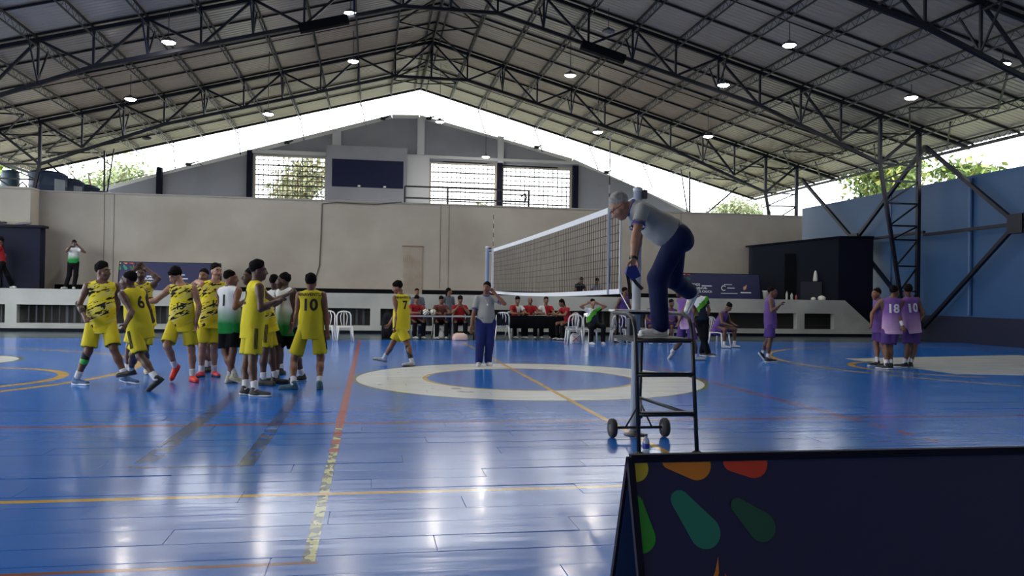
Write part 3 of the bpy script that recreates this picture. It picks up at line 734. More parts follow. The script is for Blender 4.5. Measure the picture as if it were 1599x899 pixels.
# ================================================================ trees
def tree(name, label, base, hgt, crown, nleaf, cols, seed, lsz=.25, blobs=7):
    rn = random.Random(seed); t = thing(name, label, 'tree', base, group='trees outside')
    k = MB(); cz = hgt-crown[2]
    k.tube([(0,0,0),(.1,.05,hgt*.35),(-.1,.1,cz)], [.28,.22,.16], 8)
    for i in range(6):
        a = i*1.05; k.tube([(-.05,.05,cz*.85),(crown[0]*.4*math.cos(a),crown[1]*.4*math.sin(a),cz+crown[2]*.2),(crown[0]*.75*math.cos(a+.3),crown[1]*.75*math.sin(a+.3),cz+crown[2]*rn.uniform(.1,.8))], [.12,.07,.03], 6)
    k.build('trunk', mat('bark', (92, 80, 68), .9), t)
    k = MB(); cen = [(rn.gauss(0,.42)*crown[0], rn.gauss(0,.42)*crown[1], cz+rn.uniform(-.5,.75)*crown[2]) for _ in range(blobs)]
    for i in range(nleaf):
        c = cen[i % blobs]; rr_ = .42
        p = Vector((c[0]+rn.gauss(0,rr_)*crown[0]*.62, c[1]+rn.gauss(0,rr_)*crown[1]*.62, c[2]+rn.gauss(0,rr_)*crown[2]*.62))
        q_ = Quaternion((rn.gauss(0,1), rn.gauss(0,1), rn.gauss(0,1), rn.gauss(0,1))).normalized(); sz = lsz*rn.uniform(.6,1.3)
        vs = [p+q_ @ Vector(v) for v in ((-sz,0,0),(-.2*sz,-.4*sz,.06*sz),(sz,0,0),(-.2*sz,.4*sz,.06*sz))]
        k.add(vs, [(0,1,2,3)], rn.randrange(len(cols)))
    me = k.mesh('foliage'); 
    for j, c in enumerate(cols): me.materials.append(mat('leaf_%d_%d_%d' % c, c, .6))
    stuff(obj('foliage', me, None, t)); return t
LG = [(74, 98, 40), (94, 118, 48), (58, 80, 36), (124, 138, 60)]
tree('broadleaf_tree', 'green and yellow leafed tree beyond the blue wall', (22.4, 23.2, 0), 9.6, (1.9, 3.0, 1.7), 4200, LG+[(150, 150, 70)], 1, .17)
tree('shrub_tree', 'small tree tops peeking over the blue wall at far right', (24.0, 19.3, 0), 7.9, (1.1, 1.3, .8), 500, LG, 2, .22)
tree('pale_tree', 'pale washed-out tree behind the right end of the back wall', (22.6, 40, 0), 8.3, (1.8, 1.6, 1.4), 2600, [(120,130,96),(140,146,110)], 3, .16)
tree('broadleaf_tree', 'bright green tree behind the slim tank at far left', (-25.5, 34, 0), 9.6, (3.6, 3, 3.0), 6000, [(110, 132, 48), (92, 118, 50), (140, 150, 60)], 4, .2)
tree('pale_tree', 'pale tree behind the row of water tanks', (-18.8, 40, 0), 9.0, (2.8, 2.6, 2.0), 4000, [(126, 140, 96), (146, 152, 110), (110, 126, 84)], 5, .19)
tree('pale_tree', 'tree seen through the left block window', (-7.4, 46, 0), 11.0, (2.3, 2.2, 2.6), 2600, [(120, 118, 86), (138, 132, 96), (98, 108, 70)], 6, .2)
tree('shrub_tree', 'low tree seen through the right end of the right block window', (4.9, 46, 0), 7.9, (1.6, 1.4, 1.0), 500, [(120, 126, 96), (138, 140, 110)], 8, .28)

# ================================================================ net
NT, NB, YN0, YN1 = 2.45, 1.45, -4.9, 4.72
def sag(y): u = (y-(YN0+YN1)/2)/((YN1-YN0)/2); return .045*(1-u*u)
net = thing('volleyball_net', 'black mesh volleyball net with white bands between two posts', 'net', (0, 0, 0))
ys = [YN0+(YN1-YN0)*i/24 for i in range(25)]
def strip(z0_, z1_, x, name, m_, off=lambda y: 0, offb=None):
    k = MB(); vs = []
    offb = offb or off
    for y in ys:
        for sx_ in (-x, x):
            vs += [(sx_, y, z0_-offb(y)), (sx_, y, z1_-off(y))]
    n_ = len(ys); fs = []
    for i in range(n_-1):
        a, b_ = 4*i, 4*i+4
        fs += [(a,b_,b_+1,a+1), (a+2,a+3,b_+3,b_+2), (a+1,b_+1,b_+3,a+3), (a,a+2,b_+2,b_)]
    k.add(vs, fs); return k.build(name, m_, net)
mband = mat('net_band', (206, 208, 214), .7)
strip(NT-.07, NT, .006, 'top_band', mband, lambda y: sag(y)*.4); strip(NB, NB+.055, .006, 'bottom_band', mband, sag)
k = MB(); mc = mat('net_cord', (34, 34, 38), .8); rn = random.Random(5)
nv_ = 96
for i in range(1, nv_):
    y = YN0+(YN1-YN0)*i/nv_; prev = None
    for j in range(6):
        z = NB+.04+(NT-.05-NB-.04)*j/5; w = math.sin(i*.9+j*1.3)*.012*math.sin(math.pi*j/5)
        p = (0, y+w, z-sag(y)*(1-.6*j/5))
        if prev: k.beam(prev, p, .0055, .0055)
        prev = p
for j in range(1, 10):
    z = NB+.04+(NT-NB-.09)*j/10
    for a, b_ in zip(ys, ys[1:]): k.beam((0,a,z-sag(a)*(1-.06*j)), (0,b_,z-sag(b_)*(1-.06*j)), .0055)
o = stuff(k.build('mesh_cords', mc, net))
for y in (YN0, YN1): bar(net, 'edge_rope', (0, y, NB), (0, y, NT), .018, mband)
for y in (-4.5, 4.5): bar(net, 'side_band', (-.009, y, NB-sag(y)), (-.009, y, NT-sag(y)*.4), .045, mband, .004)
mred = mat('antenna_red', (170, 50, 50), .5)
for y in (-4.5, 4.5):
    a = net; 
    k = MB(); k.tube([(-.016,y,NB-.01),(-.016,y,NT+.8)], .006, 6); an_ = k.build('antenna', mat('antenna_white', (190, 190, 194), .5), net)
    for j in range(4):
        k = MB(); z = NT+.05+j*.2; k.tube([(-.016,y,z),(-.016,y,z+.1)], .0075, 6); k.build('antenna_stripe', mat('antenna_dark', (70, 40, 44), .5), an_)
for (y, yp_) in ((YN0, -5.42), (YN1, 5.42)):
    for z in (NT-.02, NB+.02):
        k = MB(); k.tube([(0,y,z),(0,yp_,z+(-.28 if (z < 2 and y < 0) else .03))], .006, 5); k.build('tie_rope', mband, net)
def post(y, lab):
    t = thing('net_post', lab, 'post', (0, y, 0), group='net posts')
    s_ = -1 if y < 0 else 1
    mw_ = mat('white_post', (198, 202, 206), .4)
    k = MB(); k.lathe([(.044,0),(.044,2.5),(.05,2.5),(.05,2.54),(.03,2.55)], n=16); k.build('tube', mw_, t, True)
    k = MB(); k.lathe([(.11,0),(.11,.012),(.06,.02),(.05,.05)], n=16); k.build('floor_collar', mat('collar_steel', (90, 92, 96), .5), t, True)
    k = MB(); k.box(.03,.09,-.04,.04,2.43,2.52); k.build('pulley_box', mat('post_dark', (60, 62, 68), .5), t)
    k = MB(); k.tube([(-.05,0,2.4),(.1,0,2.4)], .014, 8); k.build('pulley_pin', mw_, t)
    k = MB(); k.box(-.09,-.04,-.06,.06,1.0,1.2); k.tube([(-.1,0,1.1),(-.16,0,1.1),(-.16,0,1.0)], .012, 6); k.build('winch', mat('post_dark', (60, 62, 68), .5), t)
post(-5.47, 'white net post beside the umpire stand'); post(5.5, 'white net post behind the standing second referee')

# ================================================================ umpire stand
M_blk = mat('black_tube', (20, 21, 26), .45)
st = thing('umpire_stand', 'black tubular umpire stand on two wheels', 'stand', (0, -6.1, 0))
def tb(nm, pts, r=.02, n=8): k = MB(); k.tube([(p[0], p[1]+6.1, p[2]) for p in pts], r, n); return k.build(nm, M_blk, st, True)
PZ = 1.035
for (xb_, xt, s_) in ((-.294,-.284,-1), (.256,.268,1)):
    tb('front_leg', [(xb_,-6.482,.01),(xt,-6.31,PZ),(xt,-6.29,PZ+.1),(xt-.0*s_,-6.22,PZ+.19),(xt,-6.08,PZ+.225),(xt,-5.62,PZ+.225)], .02)
    k = MB(); k.lathe([(.05,0),(.05,.012),(.024,.03)], (xb_,-.382,0), 10); k.build('foot_pad', M_blk, st)
for z in (.352, .707):
    t_ = z/PZ; y = -6.482+(.172)*t_; o = tb('rung', [(-.29,y,z),(.262,y,z)], .02)
    k = MB(); k.box(-.26,.235,y+6.1-.025,y+6.1+.045,z+.012,z+.024); k.build('tread', M_blk, o)
k = MB(); k.box(-.29,.275,-.21,.46,PZ-.03,PZ); k.build('platform', mat('platform_black', (26, 27, 31), .6), st)
tb('platform_edge', [(-.29,-6.31,PZ-.015),(.275,-6.31,PZ-.015)], .022)
tb('rear_rail', [(-.284,-5.62,PZ+.225),(.268,-5.62,PZ+.225)], .018)
k = MB(); k.box(-.29,.275,.44,.64,PZ+.235,PZ+.255); k.build('score_shelf', mat('white_shelf', (206, 206, 204), .5), st)
for x in (-.25, .235): tb('rear_post', [(x,-5.63,PZ-.02),(x,-5.62,PZ+.225)], .016)
tb('mast', [(-.0,-5.66,PZ-.02),(-.005,-5.62,.12)], .018)
tb('axle', [(-.27,-5.6,.1),(.27,-5.6,.1)], .014)
for s_ in (-1, 1): tb('axle_brace', [(s_*.14,-5.6,.1),(0,-5.63,.36)], .009)
tb('side_brace', [(-.04,-5.64,.42),(.2,-6.35,.36)], .011)
tb('lower_brace', [(-.26,-6.43,.33),(0,-5.64,.4)], .011); tb('lower_brace', [(.25,-6.43,.33),(0,-5.64,.4)], .011)
for s_, nm in ((-1, 'left'), (1, 'right')):
    k = MB(); k.lathe([(.05,-.028),(.085,-.03),(.096,-.015),(.097,0),(.096,.015),(.085,.03),(.05,.028)], (s_*.276,.5,.097), 24, axis='x'); w = k.build('wheel', mat('tyre', (44, 43, 44), .8), st, True)
    k = MB(); k.lathe([(.015,-.032),(.05,-.026),(.056,0),(.05,.026),(.015,.032)], (s_*.276,.5,.097), 16, axis='x'); k.build('hub', mat('hub_grey', (96, 92, 88), .6), w, True)
t = bottle('water_bottle', -.235, -6.5, 0, .19, .031, 'clear water bottle with blue label under the umpire stand', mat('clear_plastic', (206, 212, 216), .15, trans=.7))
k = MB(); k.lathe([(.032,.06),(.0325,.062),(.0325,.105),(.032,.107)], n=12); k.build('bottle_label', mat('blue_label', (30, 50, 140), .5), t, True)

# ================================================================ chairs
M_pc = mat('white_plastic', (214, 214, 212), .4)
def make_chair():
    t = thing('plastic_chair', 'white plastic chair', 'chair')
    k = MB(); n_ = 6
    for i in range(n_):
        for j in range(n_): pass
    vs = []; g = 9
    for i in range(g):
        for j in range(g):
            u, v = i/(g-1)*2-1, j/(g-1)*2-1; rx = .215*(1-.06*(v > .3)); x = u*rx; y = v*.21; z = .44-.018*(1-u*u)*(1-v*v)-(.02*(v < -.7))
            vs.append((x, y, z))
    fs = [(i*g+j, (i+1)*g+j, (i+1)*g+j+1, i*g+j+1) for i in range(g-1) for j in range(g-1)]
    o_ = len(vs); vs2 = vs+[(a, b_, c-.022) for a, b_, c in vs]; fs2 = fs+[tuple(x+o_ for x in f[::-1]) for f in fs]
    rim = [i for i in range(g)]+[i*g+g-1 for i in range(1, g)]
    ring = [0*g+j for j in range(g)]+[i*g+g-1 for i in range(1, g)]+[(g-1)*g+j for j in range(g-2, -1, -1)]+[i*g for i in range(g-2, 0, -1)]
    fs2 += [(ring[i], ring[i]+o_, ring[(i+1) % len(ring)]+o_, ring[(i+1) % len(ring)]) for i in range(len(ring))]
    k.add(vs2, fs2); k.build('seat', M_pc, t, True)
    k = MB(); arch = [(-.2,.2,.42),(-.205,.235,.6),(-.2,.26,.74),(-.16,.275,.82),(-.08,.285,.855),(0,.288,.862),(.08,.285,.855),(.16,.275,.82),(.2,.26,.74),(.205,.235,.6),(.2,.2,.42)]
    k.tube(arch, .02, 8); k.build('back_frame', M_pc, t, True)
    for xs_ in ((-.06,-.09,-.1,-.05), (0,0,0,0), (.06,.09,.1,.05)):
        k = MB(); k.tube([(xs_[0],.205,.43),(xs_[1],.24,.58),(xs_[2],.265,.72),(xs_[3],.285,.85)], .014, 6); k.build('back_slat', M_pc, t, True)
    for (sx_, sy) in ((-1,-1),(1,-1),(-1,1),(1,1)):
        k = MB(); k.tube([(sx_*.19,sy*.185,.43),(sx_*.21,sy*.205,.22),(sx_*.24,sy*.24,0)], [.03,.025,.02], 8); k.build('leg', M_pc, t, True)
    return t
proto = make_chair(); _first = [True]
def chair(x, y, az, label):
    t = proto if _first[0] else copy_tree(proto); _first[0] = False
    t.location = (x, y, 0); t.rotation_euler = (0, 0, math.radians(az)); t['label'] = label; t['group'] = 'white plastic chairs'; return t
chair(-3.42, 10.6, 8, 'empty white plastic chair right of player 10, farther from him')
chair(-3.95, 10.9, -6, 'empty white plastic chair half hidden behind player 10')
chair(1.42, 11.9, 172, 'white plastic chair with dark jacket beside the second referee')
chair(3.25, 9.95, 176, 'empty white plastic chair with its back to the court, near the red-shirted woman')
chair(4.66, 10.1, 170, 'empty white plastic chair between the girl and the purple player')

# tables
def table(x0, x1, y0, y1, z, label, mtop, legm, cloth_=None):
    t = thing('folding_table', label, 'table', (x0, y0, 0))
    k = MB(); k.box(0, x1-x0, 0, y1-y0, z-.035, z); k.build('table_top', mtop, t)
    for (a, b_) in ((.08,.06),(x1-x0-.08,.06),(.08,y1-y0-.06),(x1-x0-.08,y1-y0-.06)):
        k = MB(); k.tube([(a,b_,0),(a,b_,z-.035)], .018, 8); k.build('table_leg', legm, t)
    for a in (.08, x1-x0-.08):
        k = MB(); k.tube([(a,.06,.2),(a,y1-y0-.06,.2)], .012, 6); k.build('stretcher', legm, t)
    return t
table(-1.55, .62, 11.75, 12.25, .73, 'long pale table with volleyballs behind player 7', mat('grey_top', (150, 152, 156), .5), mat('table_steel', (70, 72, 76), .4))
table(1.75, 3.62, 12.3, 12.8, .74, 'long table under black cloth with red-shirted officials', mat('dark_top', (50, 50, 54), .6), mat('table_steel', (70, 72, 76), .4))
k = MB(); x0, x1 = 1.72, 3.65
vs = []; nn = 30
for i in range(nn+1):
    x = x0+(x1-x0)*i/nn; w = .02*math.sin(i*1.7)+.012*math.sin(i*3.1); zb_ = .34 if i < nn*.68 else .03
    vs += [(x, 12.28+w, zb_), (x, 12.28, .744), (x, 12.82, .744)]
k.add(vs, [(3*i, 3*i+3, 3*i+4, 3*i+1) for i in range(nn)]+[(3*i+1, 3*i+4, 3*i+5, 3*i+2) for i in range(nn)])
tag(k.build('tablecloth', mat('black_cloth_table', (13, 14, 19), .95, spec=.05), None, True), 'black cloth hanging over the front of the officials table', 'tablecloth')
# volleyballs
def ball(x, y, z, rot, lab):
    m = MATS.get('volleyball')
    if not m:
        m = bpy.data.materials.new('volleyball'); m.use_nodes = True; nt = m.node_tree; b = nt.nodes['Principled BSDF']
        tc = nt.nodes.new('ShaderNodeTexCoord'); wv = nt.nodes.new('ShaderNodeTexWave'); wv.inputs['Scale'].default_value = 5; wv.inputs['Distortion'].default_value = 6
        nt.links.new(tc.outputs['Object'], wv.inputs['Vector']); rp = nt.nodes.new('ShaderNodeValToRGB'); rp.color_ramp.interpolation = 'CONSTANT'
        rp.color_ramp.elements[0].color = (*lin((64, 76, 70)), 1); rp.color_ramp.elements[1].position = .3; rp.color_ramp.elements[1].color = (*lin((206, 204, 190)), 1)
        nt.links.new(wv.outputs['Fac'], rp.inputs[0]); nt.links.new(rp.outputs[0], b.inputs['Base Color']); MATS['volleyball'] = m
    bm = bmesh.new(); bmesh.ops.create_uvsphere(bm, u_segments=20, v_segments=12, radius=.105); me = bpy.data.meshes.new('volleyball'); bm.to_mesh(me); bm.free()
    o = obj('volleyball', me, m, None, True); o.location = (x, y, z); o.rotation_euler = rot; tag(o, lab, 'ball', 'volleyballs')
ball(-.99, 11.88, .835, (.3,.8,.1), 'left volleyball on the pale table'); ball(-.77, 11.95, .835, (1.2,.2,.7), 'right volleyball on the pale table')
for i, (x, w, lab) in enumerate(((-.1,.3,'sheet of paper on the pale table before the red-shirted official'), (2.35,.22,'small white papers on the black table, left'), (3.0,.28,'pale papers on the black table, right'))):
    k = MB(); yy = 11.95 if i == 0 else 12.45; zz = .73 if i == 0 else .745; k.box(x, x+w, yy, yy+.2, zz+.002, zz+.008); tag(k.build('paper', mwt), lab, 'paper')
bottle('bottle', 3.42, 12.5, .745, .2, .035, 'yellowish drink bottle at the right end of the black table', mat('amber_plastic', (170, 150, 90), .4))
# bags
def bag(x, y, z, w, d_, hh_, m, label, name='bag', strap=True, rz=0):
    t = thing(name, label, 'bag', (x, y, z), rz)
    k = MB(); prof = [(1.0,0),(1.06,.25),(1.0,.6),(.85,.85),(.55,1.0)]; vs = []; n_ = 14
    for (r_, zz) in prof:
        for i in range(n_):
            a = 2*math.pi*i/n_; ca, sa = math.cos(a), math.sin(a); e = .6
            vs.append((w/2*r_*math.copysign(abs(ca)**e, ca), d_/2*r_*math.copysign(abs(sa)**e, sa), hh_*zz+.01*math.sin(3*a+zz*5)))
    k.add(vs, [(i*n_+j, i*n_+(j+1) % n_, (i+1)*n_+(j+1) % n_, (i+1)*n_+j) for i in range(len(prof)-1) for j in range(n_)]+[tuple(range(n_))[::-1], tuple(range((len(prof)-1)*n_, len(prof)*n_))])
    k.build('bag_body', m, t, True)
    if strap: k = MB(); k.tube([(-w*.2,0,hh_*.95),(-w*.1,0,hh_*1.12),(w*.1,0,hh_*1.12),(w*.2,0,hh_*.95)], .012, 6); k.build('handle', mat('strap_dark', (30, 30, 34), .8), t, True)
    return t
mbk = mat('dark_fabric', (18, 19, 24), .9, spec=.1, noise=(34, 36, 44), nscale=8)
bag(-2.15, 12.3, 0, .38, .3, .78, mbk, 'tall black backpack standing left of the pale table', 'backpack')
t = bag(.02, 11.3, 0, .46, .26, .22, mat('pale_pink', (206, 176, 164), .6), 'pale and red sports bag on the floor before the table', 'sports_bag')
k = MB(); k.lathe([(.0,-.02),(.11,-.01),(.12,.05),(.1,.08),(0,.09)], (-.15,0,.06), 10, axis='x'); k.build('end_panel', mat('bright_red', (206, 52, 40), .6), t, True)
bag(.72, 12.0, 0, .4, .3, .55, mbk, 'black bag under the right end of the pale table')
t = bag(3.3, 10.0, 0, .3, .2, .3, mat('white_bag', (206, 206, 204), .6), 'white shopping bag with red cross mark under the empty chair', 'shopping_bag')
for (a, b_) in (((-.1,-.12,.07),(.1,-.12,.24)), ((.1,-.12,.07),(-.1,-.12,.24))): k = MB(); k.beam(a, b_, .03, .008); k.build('mark_print', mat('dark_red', (170, 46, 46), .7), t)
bag(-.55, 12.1, 0, .3, .25, .28, mat('white_bag2', (176, 178, 180), .7), 'white plastic bag under the pale table between the chairs', 'plastic_bag')
# jacket hung on the chair back
k = MB(); k.prism([(1.18,12.0-.33,.84),(1.66,12.0-.33,.84),(1.62,12-.30,.46),(1.24,12-.30,.46)], (0,-.05,0)); tag(k.build('jacket', mbk), 'dark jacket hung over the chair beside the second referee', 'jacket')
# glowing boxes added in the stage openings, standing for daylight from beyond
ml = mat('daylight_glow', (255, 255, 250), .5, emis=((255, 252, 245), 6))
for (x, w, lab) in ((-2.62, .1, 'small glowing box as daylight in the stage opening left of player 7'), (1.55, .22, 'small glowing box as daylight in the stage opening beside the second referee'), (5.2, .22, 'small glowing box as daylight in the stage opening right of the girl')):
    t = thing('daylight_spot', lab, 'lamp', (x, YP+.5, .72)); k = MB(); k.box(-w/2,w/2,-.03,0,-.05,.05); k.build('lens', ml, t); k = MB(); k.box(-w/2-.02,w/2+.02,0,.06,-.07,.07); k.build('housing', M_dark, t)  # lens and housing are made up; the glow is outside daylight
    k = MB(); k.box(-.02,.02,.02,.05,.07,.57); k.build('hanger', M_dark, t)
PEOPLE = {
 'P1': {'hd':(-6.650,-0.45,1.676), 'nk':(-6.665,-0.45,1.518), 'pv':(-6.663,-0.45,0.954), 'sR':(-6.841,-0.507,1.459), 'eR':(-6.954,-0.509,1.177), 'wR':(-6.817,-0.671,1.000), 'sL':(-6.488,-0.393,1.460), 'eL':(-6.502,-0.215,1.195), 'wL':(-6.593,-0.0759,0.975), 'hR':(-6.759,-0.481,0.933), 'kR':(-6.794,-0.576,0.496), 'aR':(-6.947,-0.576,0.085), 'fR':(62.0, 0.0), 'hL':(-6.566,-0.419,0.933), 'kL':(-6.456,-0.539,0.531), 'aL':(-6.283,-0.539,0.12), 'fL':(72.0, 8.0), 'az':18.0, 'haz':70.0, 'hp':0.0, 'H':1.86},
 'P6': {'hd':(-6.117,-1.100,1.542), 'nk':(-6.064,-1.100,1.415), 'pv':(-5.955,-1.100,0.887), 'sR':(-5.954,-0.953,1.380), 'eR':(-5.932,-0.75,1.153), 'wR':(-5.911,-0.592,1.002), 'sL':(-6.151,-1.247,1.340), 'eL':(-6.002,-1.320,1.101), 'wL':(-6.025,-1.517,0.927), 'hR':(-5.895,-1.021,0.867), 'kR':(-6.054,-1.011,0.483), 'aR':(-6.170,-0.698,0.232), 'fR':(-95.0, 10.0), 'hL':(-6.006,-1.179,0.867), 'kL':(-5.893,-1.261,0.475), 'aL':(-5.643,-1.390,0.17), 'fL':(-65.0, 40.0), 'az':-125.0, 'haz':-92.0, 'hp':0.0, 'H':1.78},
 'P3': {'hd':(-6.475,0.9,1.671), 'nk':(-6.462,0.9,1.522), 'pv':(-6.424,0.9,0.99), 'sR':(-6.630,0.863,1.454), 'eR':(-6.640,0.584,1.567), 'wR':(-6.512,0.7,1.746), 'sL':(-6.287,0.937,1.479), 'eL':(-6.143,0.7,1.599), 'wL':(-6.336,0.716,1.755), 'hR':(-6.516,0.88,0.97), 'kR':(-6.608,0.819,0.458), 'aR':(-6.675,0.982,0.085), 'fR':(-10.0, 0.0), 'hL':(-6.329,0.92,0.97), 'kL':(-6.375,0.869,0.426), 'aL':(-6.402,1.100,0.085), 'fL':(15.0, 0.0), 'az':12.0, 'haz':12.0, 'hp':0.0, 'H':1.76},
 'P15': {'hd':(-5.689,-0.15,1.633), 'nk':(-5.593,-0.15,1.500), 'pv':(-5.583,-0.15,0.961), 'sR':(-5.768,-0.125,1.441), 'eR':(-5.979,-0.127,1.242), 'wR':(-6.121,-0.0974,1.238), 'sL':(-5.415,-0.175,1.447), 'eL':(-5.322,-0.186,1.173), 'wL':(-5.363,-0.204,0.913), 'hR':(-5.679,-0.137,0.941), 'kR':(-5.749,-0.341,0.561), 'aR':(-5.675,-0.134,0.231), 'fR':(-20.0, 48.0), 'hL':(-5.487,-0.163,0.941), 'kL':(-5.428,-0.181,0.508), 'aL':(-5.403,-0.181,0.085), 'fL':(30.0, 0.0), 'az':-8.0, 'haz':-42.0, 'hp':-28.0, 'H':1.78},
 'P5': {'hd':(-5.198,0.5,1.728), 'nk':(-5.216,0.5,1.560), 'pv':(-5.262,0.5,1.004), 'sR':(-5.395,0.443,1.517), 'eR':(-5.528,0.66,1.554), 'wR':(-5.726,0.747,1.410), 'sL':(-5.046,0.557,1.487), 'eL':(-5.086,0.716,1.237), 'wL':(-4.977,0.884,1.105), 'hR':(-5.359,0.469,0.983), 'kR':(-5.382,0.431,0.497), 'aR':(-5.414,0.554,0.085), 'fR':(-15.0, 0.0), 'hL':(-5.169,0.531,0.983), 'kL':(-5.211,0.489,0.494), 'aL':(-5.225,0.626,0.085), 'fL':(28.0, 0.0), 'az':18.0, 'haz':38.0, 'hp':0.0, 'H':1.84},
 'P5b': {'hd':(-5.571,1.400,1.666), 'nk':(-5.557,1.400,1.498), 'pv':(-5.540,1.400,0.972), 'sR':(-5.727,1.430,1.438), 'eR':(-5.676,1.436,1.172), 'wR':(-5.690,1.423,0.893), 'sL':(-5.384,1.370,1.449), 'eL':(-5.417,1.359,1.177), 'wL':(-5.400,1.353,0.898), 'hR':(-5.632,1.416,0.952), 'kR':(-5.603,1.391,0.485), 'aR':(-5.501,1.391,0.085), 'fR':(0.0, 0.0), 'hL':(-5.446,1.384,0.952), 'kL':(-5.464,1.348,0.467), 'aL':(-5.465,1.490,0.085), 'fL':(10.0, 0.0), 'az':-10.0, 'haz':-10.0, 'hp':0.0, 'H':1.74},
 'W1': {'hd':(-4.835,-0.3,1.606), 'nk':(-4.866,-0.3,1.471), 'pv':(-4.846,-0.3,0.944), 'sR':(-4.714,-0.387,1.422), 'eR':(-4.739,-0.49,1.160), 'wR':(-4.608,-0.322,1.282), 'sL':(-5.015,-0.213,1.411), 'eL':(-5.027,-0.0761,1.163), 'wL':(-4.991,0.0807,0.977), 'hR':(-4.763,-0.347,0.925), 'kR':(-4.773,-0.381,0.491), 'aR':(-4.818,-0.381,0.085), 'fR':(120.0, 0.0), 'hL':(-4.927,-0.253,0.925), 'kL':(-4.905,-0.284,0.466), 'aL':(-4.737,-0.418,0.12), 'fL':(75.0, 22.0), 'az':150.0, 'haz':98.0, 'hp':0.0, 'H':1.74},
 'T': {'hd':(-4.236,-1.750,1.699), 'nk':(-4.267,-1.750,1.539), 'pv':(-4.304,-1.750,0.964), 'sR':(-4.200,-1.926,1.474), 'eR':(-4.169,-1.997,1.175), 'wR':(-3.995,-1.914,1.273), 'sL':(-4.342,-1.574,1.483), 'eL':(-4.187,-1.560,1.197), 'wL':(-4.028,-1.416,1.281), 'hR':(-4.267,-1.846,0.943), 'kR':(-4.272,-1.905,0.492), 'aR':(-4.218,-2.077,0.085), 'fR':(70.0, 0.0), 'hL':(-4.344,-1.654,0.943), 'kL':(-4.375,-1.697,0.479), 'aL':(-4.367,-1.904,0.085), 'fL':(82.0, 0.0), 'az':112.0, 'haz':95.0, 'hp':0.0, 'H':1.9},
 'H1': {'hd':(-4.526,-0.6,1.636), 'nk':(-4.401,-0.6,1.501), 'pv':(-4.261,-0.6,0.974), 'sR':(-4.372,-0.779,1.450), 'eR':(-4.130,-0.794,1.272), 'wR':(-3.947,-0.693,1.375), 'sL':(-4.401,-0.421,1.443), 'eL':(-4.211,-0.403,1.200), 'wL':(-4.026,-0.274,1.288), 'hR':(-4.247,-0.697,0.954), 'kR':(-4.255,-0.737,0.515), 'aR':(-4.277,-0.737,0.085), 'fR':(60.0, 0.0), 'hL':(-4.264,-0.503,0.954), 'kL':(-4.186,-0.524,0.52), 'aL':(-4.124,-0.524,0.085), 'fL':(80.0, 0.0), 'az':95.0, 'haz':-60.0, 'hp':0.0, 'H':1.8},
 'W2': {'hd':(-4.065,-0.2,1.581), 'nk':(-4.024,-0.2,1.460), 'pv':(-4.007,-0.2,0.915), 'sR':(-4.149,-0.0727,1.399), 'eR':(-4.163,-0.154,1.118), 'wR':(-4.171,-0.225,0.874), 'sL':(-3.895,-0.327,1.407), 'eL':(-3.891,-0.305,1.115), 'wL':(-3.912,-0.377,0.872), 'hR':(-4.075,-0.131,0.894), 'kR':(-4.120,-0.347,0.537), 'aR':(-4.134,-0.347,0.085), 'fR':(-75.0, 0.0), 'hL':(-3.937,-0.269,0.894), 'kL':(-3.863,-0.256,0.481), 'aL':(-3.749,-0.167,0.085), 'fL':(-65.0, 0.0), 'az':-45.0, 'haz':-85.0, 'hp':0.0, 'H':1.8},
 'W3': {'hd':(-4.304,0.8,1.568), 'nk':(-4.281,0.8,1.427), 'pv':(-4.263,0.8,0.901), 'sR':(-4.116,0.74,1.378), 'eR':(-4.401,0.702,1.145), 'wR':(-4.437,0.69,0.93), 'sL':(-4.442,0.86,1.367), 'eL':(-4.127,0.887,1.145), 'wL':(-4.122,0.879,0.926), 'hR':(-4.174,0.768,0.881), 'kR':(-4.295,0.787,0.493), 'aR':(-4.290,0.787,0.085), 'fR':(170.0, 0.0), 'hL':(-4.351,0.832,0.881), 'kL':(-4.197,0.855,0.489), 'aL':(-4.177,0.808,0.085), 'fL':(170.0, 0.0), 'az':160.0, 'haz':160.0, 'hp':0.0, 'H':1.74},
 'P10': {'hd':(-3.571,-1.050,1.559), 'nk':(-3.569,-1.050,1.425), 'pv':(-3.561,-1.050,0.905), 'sR':(-3.398,-1.071,1.374), 'eR':(-3.342,-1.076,1.085), 'wR':(-3.324,-1.106,0.838), 'sL':(-3.739,-1.029,1.369), 'eL':(-3.776,-0.989,1.094), 'wL':(-3.816,-0.784,0.946), 'hR':(-3.468,-1.061,0.885), 'kR':(-3.414,-1.096,0.434), 'aR':(-3.412,-1.297,0.085), 'fR':(176.0, 0.0), 'hL':(-3.653,-1.039,0.885), 'kL':(-3.796,-1.091,0.416), 'aL':(-3.783,-1.321,0.085), 'fL':(-98.0, 0.0), 'az':173.0, 'haz':168.0, 'hp':0.0, 'H':1.72},
 'P7': {'hd':(-2.180,2.690,1.527), 'nk':(-2.096,2.690,1.376), 'pv':(-2.088,2.690,0.874), 'sR':(-1.959,2.785,1.326), 'eR':(-2.206,2.782,0.982), 'wR':(-2.324,2.849,0.796), 'sL':(-2.231,2.595,1.322), 'eL':(-2.184,2.585,1.010), 'wL':(-2.208,2.575,0.765), 'hR':(-2.014,2.742,0.855), 'kR':(-2.250,2.721,0.433), 'aR':(-2.411,2.860,0.131), 'fR':(-90.0, -12.0), 'hL':(-2.162,2.638,0.855), 'kL':(-1.973,2.604,0.441), 'aL':(-1.887,2.475,0.085), 'fL':(-68.0, 0.0), 'az':-145.0, 'haz':-92.0, 'hp':-15.0, 'H':1.66},
